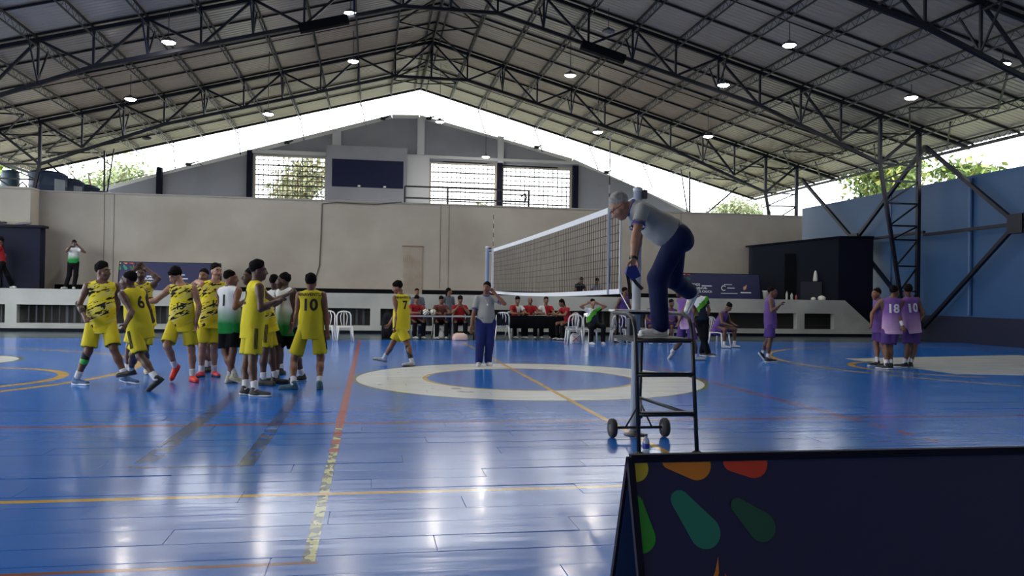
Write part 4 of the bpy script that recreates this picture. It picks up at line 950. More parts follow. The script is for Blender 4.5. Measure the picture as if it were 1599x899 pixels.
 'REF': {'hd':(-0.415,2.600,1.542), 'nk':(-0.431,2.600,1.394), 'pv':(-0.418,2.600,0.868), 'sR':(-0.603,2.585,1.335), 'eR':(-0.679,2.585,1.002), 'wR':(-0.721,2.529,0.762), 'sL':(-0.256,2.615,1.344), 'eL':(-0.0803,2.427,1.242), 'wL':(-0.266,2.455,1.439), 'hR':(-0.512,2.592,0.848), 'kR':(-0.55,2.457,0.467), 'aR':(-0.549,2.600,0.085), 'fR':(-12.0, 0.0), 'hL':(-0.323,2.608,0.848), 'kL':(-0.357,2.495,0.459), 'aL':(-0.359,2.657,0.085), 'fL':(10.0, 0.0), 'az':5.0, 'haz':-25.0, 'hp':0.0, 'H':1.74},
 'UMP': {'hd':(-0.393,-6.120,2.272), 'nk':(-0.273,-6.120,2.270), 'pv':(0.176,-6.120,1.995), 'sR':(-0.22,-5.946,2.252), 'eR':(-0.106,-5.827,2.022), 'wR':(-0.0962,-5.711,1.806), 'sL':(-0.233,-6.294,2.231), 'eL':(-0.322,-6.391,1.980), 'wL':(-0.37,-6.469,1.752), 'hR':(0.207,-6.026,1.984), 'kR':(0.23,-5.894,1.601), 'aR':(0.513,-5.629,1.476), 'fR':(-92.0, 66.0), 'hL':(0.18,-6.214,1.984), 'kL':(-0.0166,-6.135,1.600), 'aL':(0.0169,-6.135,1.130), 'fL':(-90.0, 0.0), 'az':-98.0, 'haz':-98.0, 'hp':-42.0, 'H':1.74},
 'PUA': {'hd':(8.073,2.500,1.552), 'nk':(8.135,2.500,1.435), 'pv':(8.156,2.500,0.909), 'sR':(8.211,2.658,1.384), 'eR':(8.371,2.594,1.151), 'wR':(8.381,2.677,0.921), 'sL':(8.064,2.342,1.378), 'eL':(7.911,2.386,1.138), 'wL':(7.834,2.292,0.925), 'hR':(8.197,2.586,0.889), 'kR':(8.130,2.565,0.482), 'aR':(8.104,2.477,0.085), 'fR':(-95.0, 0.0), 'hL':(8.117,2.414,0.889), 'kL':(8.162,2.387,0.48), 'aL':(8.189,2.290,0.085), 'fL':(-90.0, 0.0), 'az':-115.0, 'haz':-80.0, 'hp':0.0, 'H':1.74},
 'PUB': {'hd':(8.096,1.900,1.594), 'nk':(8.038,1.900,1.459), 'pv':(8.045,1.900,0.914), 'sR':(8.206,1.833,1.405), 'eR':(8.122,1.808,1.125), 'wR':(8.145,1.698,0.897), 'sL':(7.872,1.967,1.401), 'eL':(7.940,1.999,1.117), 'wL':(7.987,2.102,0.89), 'hR':(8.136,1.863,0.893), 'kR':(8.014,1.922,0.472), 'aR':(7.938,1.775,0.085), 'fR':(150.0, 0.0), 'hL':(7.955,1.937,0.893), 'kL':(7.934,1.923,0.452), 'aL':(7.821,1.754,0.085), 'fL':(-150.0, 0.0), 'az':158.0, 'haz':112.0, 'hp':0.0, 'H':1.8},
 'PUC': {'hd':(8.544,2.100,1.628), 'nk':(8.568,2.100,1.479), 'pv':(8.627,2.100,0.93), 'sR':(8.754,2.081,1.441), 'eR':(8.867,2.048,1.169), 'wR':(8.921,2.225,0.99), 'sL':(8.394,2.119,1.403), 'eL':(8.437,2.213,1.125), 'wL':(8.497,2.336,0.907), 'hR':(8.727,2.090,0.91), 'kR':(8.702,2.080,0.463), 'aR':(8.615,2.080,0.085), 'fR':(140.0, 0.0), 'hL':(8.531,2.110,0.91), 'kL':(8.544,2.073,0.464), 'aL':(8.474,2.073,0.085), 'fL':(-130.0, 0.0), 'az':174.0, 'haz':165.0, 'hp':0.0, 'H':1.82},
 'PUS': {'hd':(6.217,3.550,1.559), 'nk':(6.149,3.550,1.435), 'pv':(6.169,3.550,0.933), 'sR':(6.095,3.394,1.381), 'eR':(6.058,3.279,1.138), 'wR':(6.207,3.262,1.251), 'sL':(6.208,3.706,1.385), 'eL':(6.335,3.691,1.146), 'wL':(6.483,3.704,1.280), 'hR':(6.139,3.465,0.914), 'kR':(6.125,3.449,0.494), 'aR':(6.067,3.449,0.085), 'fR':(75.0, 0.0), 'hL':(6.201,3.635,0.914), 'kL':(6.161,3.631,0.484), 'aL':(6.153,3.861,0.17), 'fL':(85.0, 50.0), 'az':70.0, 'haz':45.0, 'hp':0.0, 'H':1.66},
 'PUW': {'hd':(4.150,3.900,1.552), 'nk':(4.256,3.900,1.406), 'pv':(4.313,3.900,0.895), 'sR':(4.204,4.060,1.347), 'eR':(4.445,3.956,1.095), 'wR':(4.510,3.921,0.85), 'sL':(4.319,3.740,1.360), 'eL':(4.195,3.784,1.097), 'wL':(4.107,3.811,0.861), 'hR':(4.284,3.987,0.876), 'kR':(4.205,3.988,0.385), 'aR':(4.141,4.288,0.17), 'fR':(-75.0, 42.0), 'hL':(4.347,3.813,0.876), 'kL':(4.441,3.745,0.401), 'aL':(4.581,3.942,0.085), 'fL':(70.0, 0.0), 'az':-70.0, 'haz':-70.0, 'hp':0.0, 'H':1.7},
 'COACH': {'hd':(5.001,5.200,1.555), 'nk':(5.135,5.200,1.426), 'pv':(5.223,5.200,0.9), 'sR':(4.987,5.275,1.345), 'eR':(5.011,5.151,1.088), 'wR':(4.919,5.076,0.87), 'sL':(5.301,5.125,1.398), 'eL':(5.384,5.113,1.124), 'wL':(5.323,5.123,0.871), 'hR':(5.140,5.240,0.88), 'kR':(5.256,5.169,0.465), 'aR':(5.402,5.169,0.085), 'fR':(40.0, 0.0), 'hL':(5.313,5.160,0.88), 'kL':(5.309,5.154,0.45), 'aL':(5.313,5.346,0.085), 'fL':(10.0, 0.0), 'az':-25.0, 'haz':-35.0, 'hp':-15.0, 'H':1.76},
 'PUP': {'hd':(4.812,9.900,1.564), 'nk':(4.756,9.900,1.393), 'pv':(4.762,10.088,0.914), 'sR':(4.614,9.833,1.308), 'eR':(4.518,9.916,1.067), 'wR':(4.581,9.823,0.855), 'sL':(4.898,10.006,1.379), 'eL':(4.980,9.975,1.100), 'wL':(4.881,10.001,0.869), 'hR':(4.686,10.042,0.895), 'kR':(4.576,9.922,0.511), 'aR':(4.522,9.922,0.085), 'fR':(10.0, 0.0), 'hL':(4.838,10.148,0.895), 'kL':(4.883,9.948,0.531), 'aL':(4.870,9.948,0.085), 'fL':(40.0, 0.0), 'az':35.0, 'haz':65.0, 'hp':0.0, 'H':1.7},
 'PSEAT': {'hd':(7.366,8.313,1.154), 'nk':(7.292,8.420,1.011), 'pv':(7.165,8.600,0.55), 'sR':(7.137,8.340,0.962), 'eR':(7.134,8.240,0.707), 'wR':(7.314,8.122,0.647), 'hR':(7.089,8.546,0.55), 'kR':(7.173,8.113,0.52), 'aR':(7.161,8.129,0.085), 'fR':(43.0, 0.0), 'sL':(7.419,8.538,0.962), 'eL':(7.514,8.506,0.707), 'wL':(7.563,8.297,0.647), 'hL':(7.242,8.654,0.55), 'kL':(7.620,8.427,0.52), 'aL':(7.609,8.443,0.085), 'fL':(27.0, 0.0), 'az':35.0, 'haz':35.0, 'hp':-45.0, 'H':1.72},
 'SB1': {'hd':(6.490,10.502,1.220), 'nk':(6.481,10.551,1.055), 'pv':(6.473,10.600,0.55), 'sR':(6.313,10.526,1.002), 'eR':(6.268,10.437,0.749), 'wR':(6.381,10.254,0.689), 'hR':(6.382,10.584,0.55), 'kR':(6.392,10.181,0.52), 'aR':(6.388,10.201,0.085), 'fR':(18.0, 0.0), 'sL':(6.648,10.585,1.002), 'eL':(6.721,10.517,0.749), 'wL':(6.677,10.306,0.689), 'hL':(6.564,10.616,0.55), 'kL':(6.692,10.234,0.52), 'aL':(6.688,10.254,0.085), 'fL':(2.0, 0.0), 'az':10.0, 'haz':10.0, 'hp':-10.0, 'H':1.7},
 'SB2': {'hd':(5.914,10.502,1.220), 'nk':(5.922,10.551,1.055), 'pv':(5.931,10.600,0.55), 'sR':(5.756,10.585,1.002), 'eR':(5.683,10.517,0.749), 'wR':(5.727,10.306,0.689), 'hR':(5.840,10.616,0.55), 'kR':(5.712,10.234,0.52), 'aR':(5.716,10.254,0.085), 'fR':(-2.0, 0.0), 'sL':(6.091,10.526,1.002), 'eL':(6.136,10.437,0.749), 'wL':(6.023,10.254,0.689), 'hL':(6.022,10.584,0.55), 'kL':(6.012,10.181,0.52), 'aL':(6.015,10.201,0.085), 'fL':(-18.0, 0.0), 'az':-10.0, 'haz':-10.0, 'hp':-10.0, 'H':1.7},
 'GIRL': {'hd':(3.813,9.920,1.205), 'nk':(3.806,9.970,1.043), 'pv':(3.809,9.950,0.55), 'sR':(3.642,9.945,0.991), 'eR':(3.413,9.852,1.111), 'wR':(3.628,9.902,1.191), 'hR':(3.720,9.937,0.55), 'kR':(3.675,9.538,0.52), 'aR':(3.672,9.558,0.085), 'fR':(16.0, 0.0), 'sL':(3.971,9.991,0.991), 'eL':(4.217,9.965,1.111), 'wL':(3.996,9.954,1.191), 'hL':(3.898,9.963,0.55), 'kL':(4.051,9.591,0.52), 'aL':(4.048,9.611,0.085), 'fL':(0.0, 0.0), 'az':8.0, 'haz':8.0, 'hp':0.0, 'H':1.66},
 'TR1': {'hd':(-1.269,12.219,1.220), 'nk':(-1.290,12.264,1.055), 'pv':(-1.353,12.400,0.55), 'sR':(-1.451,12.206,1.004), 'eR':(-1.465,12.001,0.81), 'wR':(-1.262,11.919,0.81), 'hR':(-1.437,12.361,0.55), 'kR':(-1.323,11.975,0.52), 'aR':(-1.332,11.993,0.085), 'fR':(33.0, 0.0), 'sL':(-1.142,12.350,1.004), 'eL':(-0.976,12.229,0.81), 'wL':(-1.044,12.020,0.81), 'hL':(-1.270,12.439,0.55), 'kL':(-1.047,12.103,0.52), 'aL':(-1.056,12.122,0.085), 'fL':(17.0, 0.0), 'az':25.0, 'haz':25.0, 'hp':-30.0, 'H':1.7},
 'TG': {'hd':(-0.5,12.211,1.212), 'nk':(-0.505,12.261,1.049), 'pv':(-0.517,12.400,0.55), 'sR':(-0.673,12.260,0.998), 'eR':(-0.757,12.072,0.806), 'wR':(-0.594,11.926,0.806), 'hR':(-0.608,12.392,0.55), 'kR':(-0.633,11.995,0.52), 'aR':(-0.635,12.015,0.085), 'fR':(13.0, 0.0), 'sL':(-0.338,12.289,0.998), 'eL':(-0.223,12.119,0.806), 'wL':(-0.359,11.946,0.806), 'hL':(-0.426,12.408,0.55), 'kL':(-0.332,12.021,0.52), 'aL':(-0.334,12.041,0.085), 'fL':(-3.0, 0.0), 'az':5.0, 'haz':5.0, 'hp':-25.0, 'H':1.68},
 'TR2': {'hd':(0.104,12.210,1.228), 'nk':(0.104,12.260,1.061), 'pv':(0.104,12.400,0.55), 'sR':(-0.0679,12.274,1.009), 'eR':(-0.168,12.114,0.812), 'wR':(0.0221,12.034,1.012), 'hR':(0.0107,12.400,0.55), 'kR':(-0.0493,11.997,0.52), 'aR':(-0.0493,12.017,0.085), 'fR':(8.0, 0.0), 'sL':(0.276,12.274,1.009), 'eL':(0.376,12.114,0.812), 'wL':(0.186,12.034,1.012), 'hL':(0.197,12.400,0.55), 'kL':(0.257,11.997,0.52), 'aL':(0.257,12.017,0.085), 'fL':(-8.0, 0.0), 'az':0.0, 'haz':0.0, 'hp':-15.0, 'H':1.72},
 'T2A': {'hd':(2.032,12.659,1.236), 'nk':(2.019,12.707,1.067), 'pv':(1.968,12.900,0.55), 'sR':(1.846,12.681,1.016), 'eR':(1.796,12.481,0.817), 'wR':(1.983,12.365,0.817), 'hR':(1.876,12.876,0.55), 'kR':(1.924,12.466,0.52), 'aR':(1.919,12.486,0.085), 'fR':(23.0, 0.0), 'sL':(2.182,12.771,1.016), 'eL':(2.326,12.623,0.817), 'wL':(2.222,12.430,0.817), 'hL':(2.059,12.924,0.55), 'kL':(2.222,12.546,0.52), 'aL':(2.217,12.566,0.085), 'fL':(7.0, 0.0), 'az':15.0, 'haz':15.0, 'hp':-25.0, 'H':1.74},
 'T2B': {'hd':(2.468,12.731,1.228), 'nk':(2.473,12.780,1.061), 'pv':(2.483,12.900,0.55), 'sR':(2.302,12.808,1.008), 'eR':(2.187,12.637,0.812), 'wR':(2.323,12.465,0.812), 'hR':(2.390,12.908,0.55), 'kR':(2.295,12.512,0.52), 'aR':(2.297,12.532,0.085), 'fR':(3.0, 0.0), 'sL':(2.645,12.778,1.008), 'eL':(2.729,12.590,0.812), 'wL':(2.566,12.443,0.812), 'hL':(2.576,12.892,0.55), 'kL':(2.601,12.485,0.52), 'aL':(2.602,12.505,0.085), 'fL':(-13.0, 0.0), 'az':-5.0, 'haz':-5.0, 'hp':-10.0, 'H':1.72},
 'T2C': {'hd':(3.000,12.732,1.236), 'nk':(3.007,12.781,1.067), 'pv':(3.024,12.900,0.55), 'sR':(2.836,12.818,1.014), 'eR':(2.712,12.653,0.815), 'wR':(2.838,12.474,0.815), 'hR':(2.930,12.913,0.55), 'kR':(2.814,12.518,0.52), 'aR':(2.817,12.538,0.085), 'fR':(0.0, 0.0), 'sL':(3.181,12.769,1.014), 'eL':(3.255,12.577,0.815), 'wL':(3.084,12.439,0.815), 'hL':(3.117,12.887,0.55), 'kL':(3.120,12.475,0.52), 'aL':(3.123,12.495,0.085), 'fL':(-16.0, 0.0), 'az':-8.0, 'haz':-8.0, 'hp':-5.0, 'H':1.74},
 'WRED': {'hd':(3.294,11.787,1.173), 'nk':(3.416,11.832,1.037), 'pv':(3.604,11.900,0.55), 'sR':(3.379,11.992,0.99), 'eR':(3.175,12.025,0.802), 'wR':(3.076,11.829,0.802), 'hR':(3.574,11.984,0.55), 'kR':(3.192,11.909,0.52), 'aR':(3.211,11.915,0.085), 'fR':(-62.0, 0.0), 'sL':(3.491,11.684,0.99), 'eL':(3.356,11.529,0.802), 'wL':(3.154,11.615,0.802), 'hL':(3.635,11.816,0.55), 'kL':(3.294,11.629,0.52), 'aL':(3.313,11.635,0.085), 'fL':(-78.0, 0.0), 'az':-70.0, 'haz':-70.0, 'hp':-15.0, 'H':1.64},
 'SM': {'hd':(-1.171,13.900,1.454), 'nk':(-1.148,13.900,1.286), 'pv':(-1.140,13.900,0.802), 'sR':(-1.307,13.900,1.234), 'eR':(-1.371,13.897,0.921), 'wR':(-1.332,13.884,0.582), 'sL':(-0.987,13.900,1.239), 'eL':(-0.913,13.889,0.927), 'wL':(-0.943,13.880,0.586), 'hR':(-1.227,13.900,0.784), 'kR':(-1.227,13.840,0.5), 'aR':(-1.227,13.900,0.085), 'fR':(-5.0, 0.0), 'hL':(-1.053,13.900,0.784), 'kL':(-1.053,13.840,0.5), 'aL':(-1.053,13.900,0.085), 'fL':(8.0, 0.0), 'az':0.0, 'haz':0.0, 'hp':0.0, 'H':1.6},
 'SWM': {'hd':(-0.0888,13.900,1.491), 'nk':(-0.118,13.900,1.323), 'pv':(-0.0972,13.900,0.832), 'sR':(-0.268,13.845,1.265), 'eR':(-0.368,13.848,0.975), 'wR':(-0.292,13.833,0.677), 'sL':(0.0364,13.955,1.278), 'eL':(0.104,13.943,0.96), 'wL':(0.0725,13.936,0.616), 'hR':(-0.179,13.870,0.814), 'kR':(-0.179,13.810,0.5), 'aR':(-0.179,13.870,0.085), 'fR':(0.0, 0.0), 'hL':(-0.0138,13.930,0.814), 'kL':(-0.0138,13.870,0.5), 'aL':(-0.0138,13.930,0.085), 'fL':(8.0, 0.0), 'az':20.0, 'haz':70.0, 'hp':0.0, 'H':1.62},
 'PHO': {'hd':(-12.685,16.400,2.933), 'nk':(-12.697,16.400,2.790), 'pv':(-12.695,16.400,2.288), 'sR':(-12.862,16.386,2.738), 'eR':(-12.820,16.114,2.664), 'wR':(-12.669,16.154,2.871), 'sL':(-12.531,16.414,2.739), 'eL':(-12.299,16.275,2.652), 'wL':(-12.519,16.190,2.895), 'hR':(-12.785,16.392,2.269), 'kR':(-12.816,16.387,1.862), 'aR':(-12.923,16.387,1.475), 'fR':(-20.0, 0.0), 'hL':(-12.605,16.408,2.269), 'kL':(-12.613,16.411,1.861), 'aL':(-12.668,16.411,1.475), 'fL':(15.0, 0.0), 'az':5.0, 'haz':5.0, 'hp':0.0, 'H':1.66},
 'RDG': {'hd':(-14.677,15.620,2.910), 'nk':(-14.693,15.620,2.742), 'pv':(-14.630,15.620,2.218), 'sR':(-14.773,15.771,2.677), 'eR':(-14.583,15.810,2.470), 'wR':(-14.646,15.706,2.257), 'sL':(-14.601,15.469,2.698), 'eL':(-14.752,15.448,2.459), 'wL':(-14.793,15.470,2.210), 'hR':(-14.675,15.702,2.199), 'kR':(-14.497,15.778,1.818), 'aR':(-14.454,15.995,1.475), 'fR':(60.0, 0.0), 'hL':(-14.581,15.538,2.199), 'kL':(-14.695,15.526,1.796), 'aL':(-14.847,15.724,1.475), 'fL':(-60.0, 0.0), 'az':-60.0, 'haz':-60.0, 'hp':0.0, 'H':1.74},
 'ST1': {'hd':(5.070,16.060,1.986), 'nk':(5.044,16.157,1.845), 'pv':(4.992,16.350,1.470), 'sR':(4.884,16.138,1.801), 'eR':(4.846,16.045,1.563), 'wR':(4.975,15.873,1.503), 'hR':(4.909,16.328,1.470), 'kR':(4.676,16.037,1.520), 'aR':(5.091,16.035,1.460), 'fR':(-35.0, 0.0), 'sL':(5.193,16.221,1.801), 'eL':(5.271,16.159,1.563), 'wL':(5.246,15.945,1.503), 'hL':(5.076,16.372,1.470), 'kL':(5.423,16.238,1.520), 'aL':(5.065,16.028,1.460), 'fL':(65.0, 0.0), 'az':15.0, 'haz':15.0, 'hp':-25.0, 'H':1.6},
 'ST2': {'hd':(5.674,16.114,1.972), 'nk':(5.687,16.192,1.831), 'pv':(5.715,16.350,1.470), 'sR':(5.538,16.239,1.786), 'eR':(5.465,16.170,1.556), 'wR':(5.509,15.960,1.496), 'hR':(5.632,16.365,1.470), 'kR':(5.299,16.200,1.520), 'aR':(5.674,16.022,1.460), 'fR':(-60.0, 0.0), 'sL':(5.844,16.185,1.786), 'eL':(5.889,16.096,1.556), 'wL':(5.775,15.913,1.496), 'hL':(5.798,16.335,1.470), 'kL':(6.055,16.067,1.520), 'aL':(5.642,16.028,1.460), 'fL':(40.0, 0.0), 'az':-10.0, 'haz':-10.0, 'hp':-25.0, 'H':1.55},
}
# ================================================================ people
def V(*a): return np.array(a, float)
def nrm(v): return v/max(1e-9, np.linalg.norm(v))
class SDF:
    """smooth union of round cones and ellipsoids on a grid, meshed by surface nets"""
    def __init__(s, h): s.h = h; s.pr = []; s.cut = []
    def cone(s, a, b, r1, r2, k=.03, ax=None, ds=1.0): s.pr.append(('c', V(*a), V(*b), r1, r2, k, None if ax is None else nrm(V(*ax)), ds)); return s
    def ell(s, c, R, rad, k=.02): s.pr.append(('e', V(*c), np.array(R, float), np.array(rad, float), 0, k, None, 1)); return s
    def sub(s, c, R, rad): s.cut.append(('e', V(*c), np.array(R, float), np.array(rad, float))); return s
    def subcone(s, a, b, r1, r2): s.cut.append(('k', V(*a), V(*b), (r1, r2))); return s
    def plane(s, p, n): s.cut.append(('p', V(*p), nrm(V(*n)))); return s          # removes the side n points to
    @staticmethod
    def d(pr, P):
        if pr[0] == 'c':
            _, a, b, r1, r2, k, ax, ds = pr
            q = P-a; ba = b-a
            if ax is not None:
                q = q+(q@ax)[..., None]*ax*(1/ds-1); ba = ba+ax*(ba@ax)*(1/ds-1)
            t = np.clip((q@ba)/max(1e-9, ba@ba), 0, 1)
            dd = np.linalg.norm(q-t[..., None]*ba, axis=-1)-(r1+(r2-r1)*t)
            return dd*(min(1, ds*1.15) if ax is not None else 1)
        _, c, R, rad = pr[:4]
        q = (P-c)@R.T/rad
        return (np.linalg.norm(q, axis=-1)-1)*rad.min()
    def mesh(s):
        h = s.h; lo = np.full(3, 1e9); hi = -lo; bb = []
        for pr in s.pr:
            if pr[0] == 'c': r = max(pr[3], pr[4])+.012; l, u = np.minimum(pr[1], pr[2])-r, np.maximum(pr[1], pr[2])+r
            else: r = pr[3].max()+.008; l, u = pr[1]-r, pr[1]+r
            bb.append((l-.015, u+.015)); lo = np.minimum(lo, l); hi = np.maximum(hi, u)
        lo = lo-2.5*h; n = np.ceil((hi-lo)/h).astype(int)+4
        f = np.full(n, .15, np.float32)
        ax = [lo[i]+h*np.arange(n[i]) for i in range(3)]
        for pr, (l, u) in zip(s.pr, bb):
            i0 = np.maximum(0, ((l-lo)/h).astype(int)); i1 = np.minimum(n, ((u-lo)/h).astype(int)+2)
            g = np.stack(np.meshgrid(*[ax[i][i0[i]:i1[i]] for i in range(3)], indexing='ij'), -1)
            d = s.d(pr, g); sl = tuple(slice(i0[i], i1[i]) for i in range(3)); k = pr[5]
            o = f[sl]; e = np.maximum(k-np.abs(o-d), 0)/k; f[sl] = np.minimum(o, d)-e*e*k*.25
        if s.cut:
            g = np.stack(np.meshgrid(*ax, indexing='ij'), -1)
            for c in s.cut:
                if c[0] == 'p': f = np.maximum(f, (g-c[1])@c[2])
                elif c[0] == 'k': f = np.maximum(f, -s.d(('c', c[1], c[2], c[3][0], c[3][1], 0, None, 1), g))
                else: f = np.maximum(f, -s.d(c, g))
        f[0] = f[-1] = .1; f[:, 0] = f[:, -1] = .1; f[:, :, 0] = f[:, :, -1] = .1
        return surfnet(f, lo, h)
def surfnet(f, lo, h):
    ng = f < 0; n = np.array(f.shape)-1
    cs = [(i, j, k) for i in (0, 1) for j in (0, 1) for k in (0, 1)]
    sub = lambda A, c: A[c[0]:c[0]+n[0], c[1]:c[1]+n[1], c[2]:c[2]+n[2]]
    cnt = sum(sub(ng, c).astype(np.int8) for c in cs)
    act = (cnt > 0) & (cnt < 8); idx = np.argwhere(act)
    ids = np.full(act.shape, -1, np.int64); ids[act] = np.arange(len(idx))
    acc = np.zeros((len(idx), 3)); num = np.zeros(len(idx))
    fv = {c: f[idx[:, 0]+c[0], idx[:, 1]+c[1], idx[:, 2]+c[2]].astype(float) for c in cs}
    for c in cs:
        for a in range(3):
            if c[a]: continue
            e = list(c); e[a] = 1; e = tuple(e); x, y = fv[c], fv[e]
            m = (x < 0) != (y < 0); t = np.where(m, x/np.where(m, x-y, 1), 0)
            p = np.repeat(np.array(c, float)[None], len(idx), 0); p[:, a] += t
            acc[m] += p[m]; num[m] += 1
    vs = lo+h*(idx+acc/num[:, None]); fs = []
    for a in range(3):
        b, c = (a+1) % 3, (a+2) % 3
        A = [slice(1, n[i]) for i in range(3)]; A[a] = slice(0, n[a]); B = list(A); B[a] = slice(1, n[a]+1)
        p, q = ng[tuple(A)], ng[tuple(B)]; w = np.argwhere(p != q); fl_ = p[tuple(w.T)]
        off = np.array([1, 1, 1]); off[a] = 0; w = w+off
        db, dc = np.zeros(3, int), np.zeros(3, int); db[b] = 1; dc[c] = 1
        g = lambda z: ids[tuple(z.T)]
        qd = np.stack([g(w-db-dc), g(w-dc), g(w), g(w-db)], 1)
        qd[~fl_] = qd[~fl_][:, ::-1]; fs.append(qd)
    return vs, np.concatenate(fs)
def sdf_obj(name, parts, m, parent, smooth=True):
    vs, fs, o = [], [], 0
    for (v, q) in parts: vs.append(v); fs.append(q+o); o += len(v)
    v = np.concatenate(vs); q = np.concatenate(fs)
    q = q[(q >= 0).all(1)]
    base = np.array(parent.location) if parent.parent is None else np.array(parent.parent.location)
    me = bpy.data.meshes.new(name); me.vertices.add(len(v)); me.vertices.foreach_set('co', (v-base).astype(np.float32).ravel())
    me.loops.add(len(q)*4); me.loops.foreach_set('vertex_index', q.ravel().astype(np.int32))
    me.polygons.add(len(q)); me.polygons.foreach_set('loop_start', np.arange(0, len(q)*4, 4, dtype=np.int32))
    me.polygons.foreach_set('use_smooth', np.ones(len(q), bool)); me.update(calc_edges=True); me.validate()
    return obj(name, me, m, parent)

def gen_coord(nt):
    tc = nt.nodes.new('ShaderNodeTexCoord'); sp = nt.nodes.new('ShaderNodeSeparateXYZ'); nt.links.new(tc.outputs['Generated'], sp.inputs[0]); return tc, sp
def cloth(name, fn, rough=.75):
    if name in MATS: return MATS[name]
    m = bpy.data.materials.new(name); m.use_nodes = True; nt = m.node_tree; b = nt.nodes['Principled BSDF']; b.inputs['Roughness'].default_value = rough
    b.inputs['Specular IOR Level'].default_value = .12
    tc, sp = gen_coord(nt); n = NG(nt); nt.links.new(fn(n, tc, sp), b.inputs['Base Color'])
    # soft folds
    h = n.noise(tc.outputs['Object'], 9, (1, 1, .5), 3)
    bp = nt.nodes.new('ShaderNodeBump'); bp.inputs['Strength'].default_value = .5; bp.inputs['Distance'].default_value = .03
    nt.links.new(h, bp.inputs['Height']); nt.links.new(bp.outputs['Normal'], b.inputs['Normal'])
    MATS[name] = m; return m
def f_pattern(n, tc, sp):
    mp = n.nt.nodes.new('ShaderNodeMapping'); mp.inputs['Rotation'].default_value = (0, .42, 0); n.nt.links.new(tc.outputs['Object'], mp.inputs[0]); P = mp.outputs[0]
    a = n.m('GREATER_THAN', n.noise(P, 3.6, (1.2, 1.2, 4.8), 4, .6), .61)
    a2 = n.AND(n.m('GREATER_THAN', n.noise(P, 7.5, (.7, .7, 3.4), 3), .61), n.m('GREATER_THAN', n.noise(P, 2.2, (1, 1, 1), 1), .48))
    d = n.m('MULTIPLY', n.m('GREATER_THAN', n.noise(P, 4.0, (1.0, 1.0, 4.5), 3), .57), .55)
    c = n.mix(n.m('MULTIPLY', n.m('GREATER_THAN', n.noise(P, 2.1, (1, 1, 3), 1), .52), .5), (222, 204, 48), (188, 166, 36))
    c = n.mix(d, c, (206, 198, 140))
    return n.mix(n.OR(a, a2), c, (26, 26, 26))
def f_flat(c1, c2):
    return lambda n, tc, sp: n.mix(n.noise(tc.outputs['Object'], 5, (1, 1, 1), 2), c1, c2)
def f_grad(c0, c1, z0, z1):
    def f(n, tc, sp):
        t = n.m('ADD', sp.outputs[2], n.m('MULTIPLY', n.m('SUBTRACT', n.noise(tc.outputs['Object'], 4, (1, 1, 1), 3), .5), .25))
        mr_ = n.nt.nodes.new('ShaderNodeMapRange'); mr_.inputs[1].default_value = z0; mr_.inputs[2].default_value = z1
        n.nt.links.new(t, mr_.inputs[0]); return n.mix(mr_.outputs[0], c0, c1)
    return f
def f_split(c0, c1, c2):
    """white / green / dark blocks of the training shirts"""
    def f(n, tc, sp):
        w = n.m('ADD', n.m('MULTIPLY', sp.outputs[0], 1.0), n.m('MULTIPLY', sp.outputs[2], -.9))
        w = n.m('ADD', w, n.m('MULTIPLY', n.m('SUBTRACT', n.noise(tc.outputs['Object'], 6, (1, 1, 1), 2), .5), .5))
        c = n.mix(n.m('GREATER_THAN', w, -.18), c0, c1); return n.mix(n.m('GREATER_THAN', w, .12), c, c2)
    return f
def f_half(c0, c1):
    return lambda n, tc, sp: n.mix(n.m('GREATER_THAN', n.m('ADD', sp.outputs[0], n.m('MULTIPLY', sp.outputs[2], .3)), .68), c0, c1)
SHIRT = {
 'ypat': ('yellow_black_jersey', f_pattern), 'yel': ('yellow_jersey', f_flat((206, 192, 48), (190, 174, 40))),
 'wg': ('white_green_jersey', f_grad((36, 134, 66), (218, 222, 224), .22, .62)), 'pur': ('purple_jersey', f_flat((104, 76, 138), (92, 66, 124))),
 'purg': ('purple_fade_jersey', f_grad((196, 160, 194), (108, 76, 142), .05, .62)), 'polo': ('grey_polo', f_flat((150, 151, 150), (138, 139, 139))),
 'polod': ('dark_grey_polo', f_flat((96, 102, 112), (86, 92, 102))), 'red': ('red_shirt', f_flat((148, 34, 40), (130, 28, 36))), 'redw': ('red_white_shirt', f_half((148, 34, 40), (200, 198, 196))),
 'wred': ('white_red_shirt', f_half((200, 198, 196), (148, 34, 40))), 'wgk': ('white_green_black_shirt', f_split((206, 210, 212), (76, 150, 44), (30, 36, 52))),
 'dgr': ('dark_green_shirt', f_flat((44, 62, 54), (120, 36, 40))), 'blk': ('black_shirt', f_flat((28, 28, 34), (22, 22, 28))), 'plaid': ('pale_patterned_shirt', f_flat((170, 170, 176), (64, 66, 80)))}
PANT = {'y': ('yellow_shorts', f_flat((200, 186, 50), (184, 168, 42))), 'k': ('black_cloth', f_flat((16, 17, 22), (12, 13, 17))), 'p': ('purple_shorts', f_flat((80, 58, 120), (70, 50, 108))), 'n': ('navy_trousers', f_flat((24, 30, 66), (20, 26, 58))), 'n2': ('blue_navy_trousers', f_flat((34, 46, 104), (30, 40, 94)))}
def shirt_mat(k): return cloth(SHIRT[k][0], SHIRT[k][1])
def pant_mat(k): return cloth(PANT[k][0], PANT[k][1])
SKIN = {'d': (78, 50, 38), 'm': (122, 80, 60), 'b': (98, 64, 47), 'l': (158, 114, 92)}
def skin(k): return mat('skin_'+k, SKIN[k], .5, noise=tuple(int(c*.9) for c in SKIN[k]), nscale=12)
M_hair = mat('black_hair', (16, 14, 14), .9, spec=.1, bump=.6, nscale=60)
M_hairg = mat('grey_hair', (150, 148, 144), .8, noise=(110, 106, 102), nscale=30, bump=.6)
M_sock = mat('white_sock', (196, 198, 204), .9)
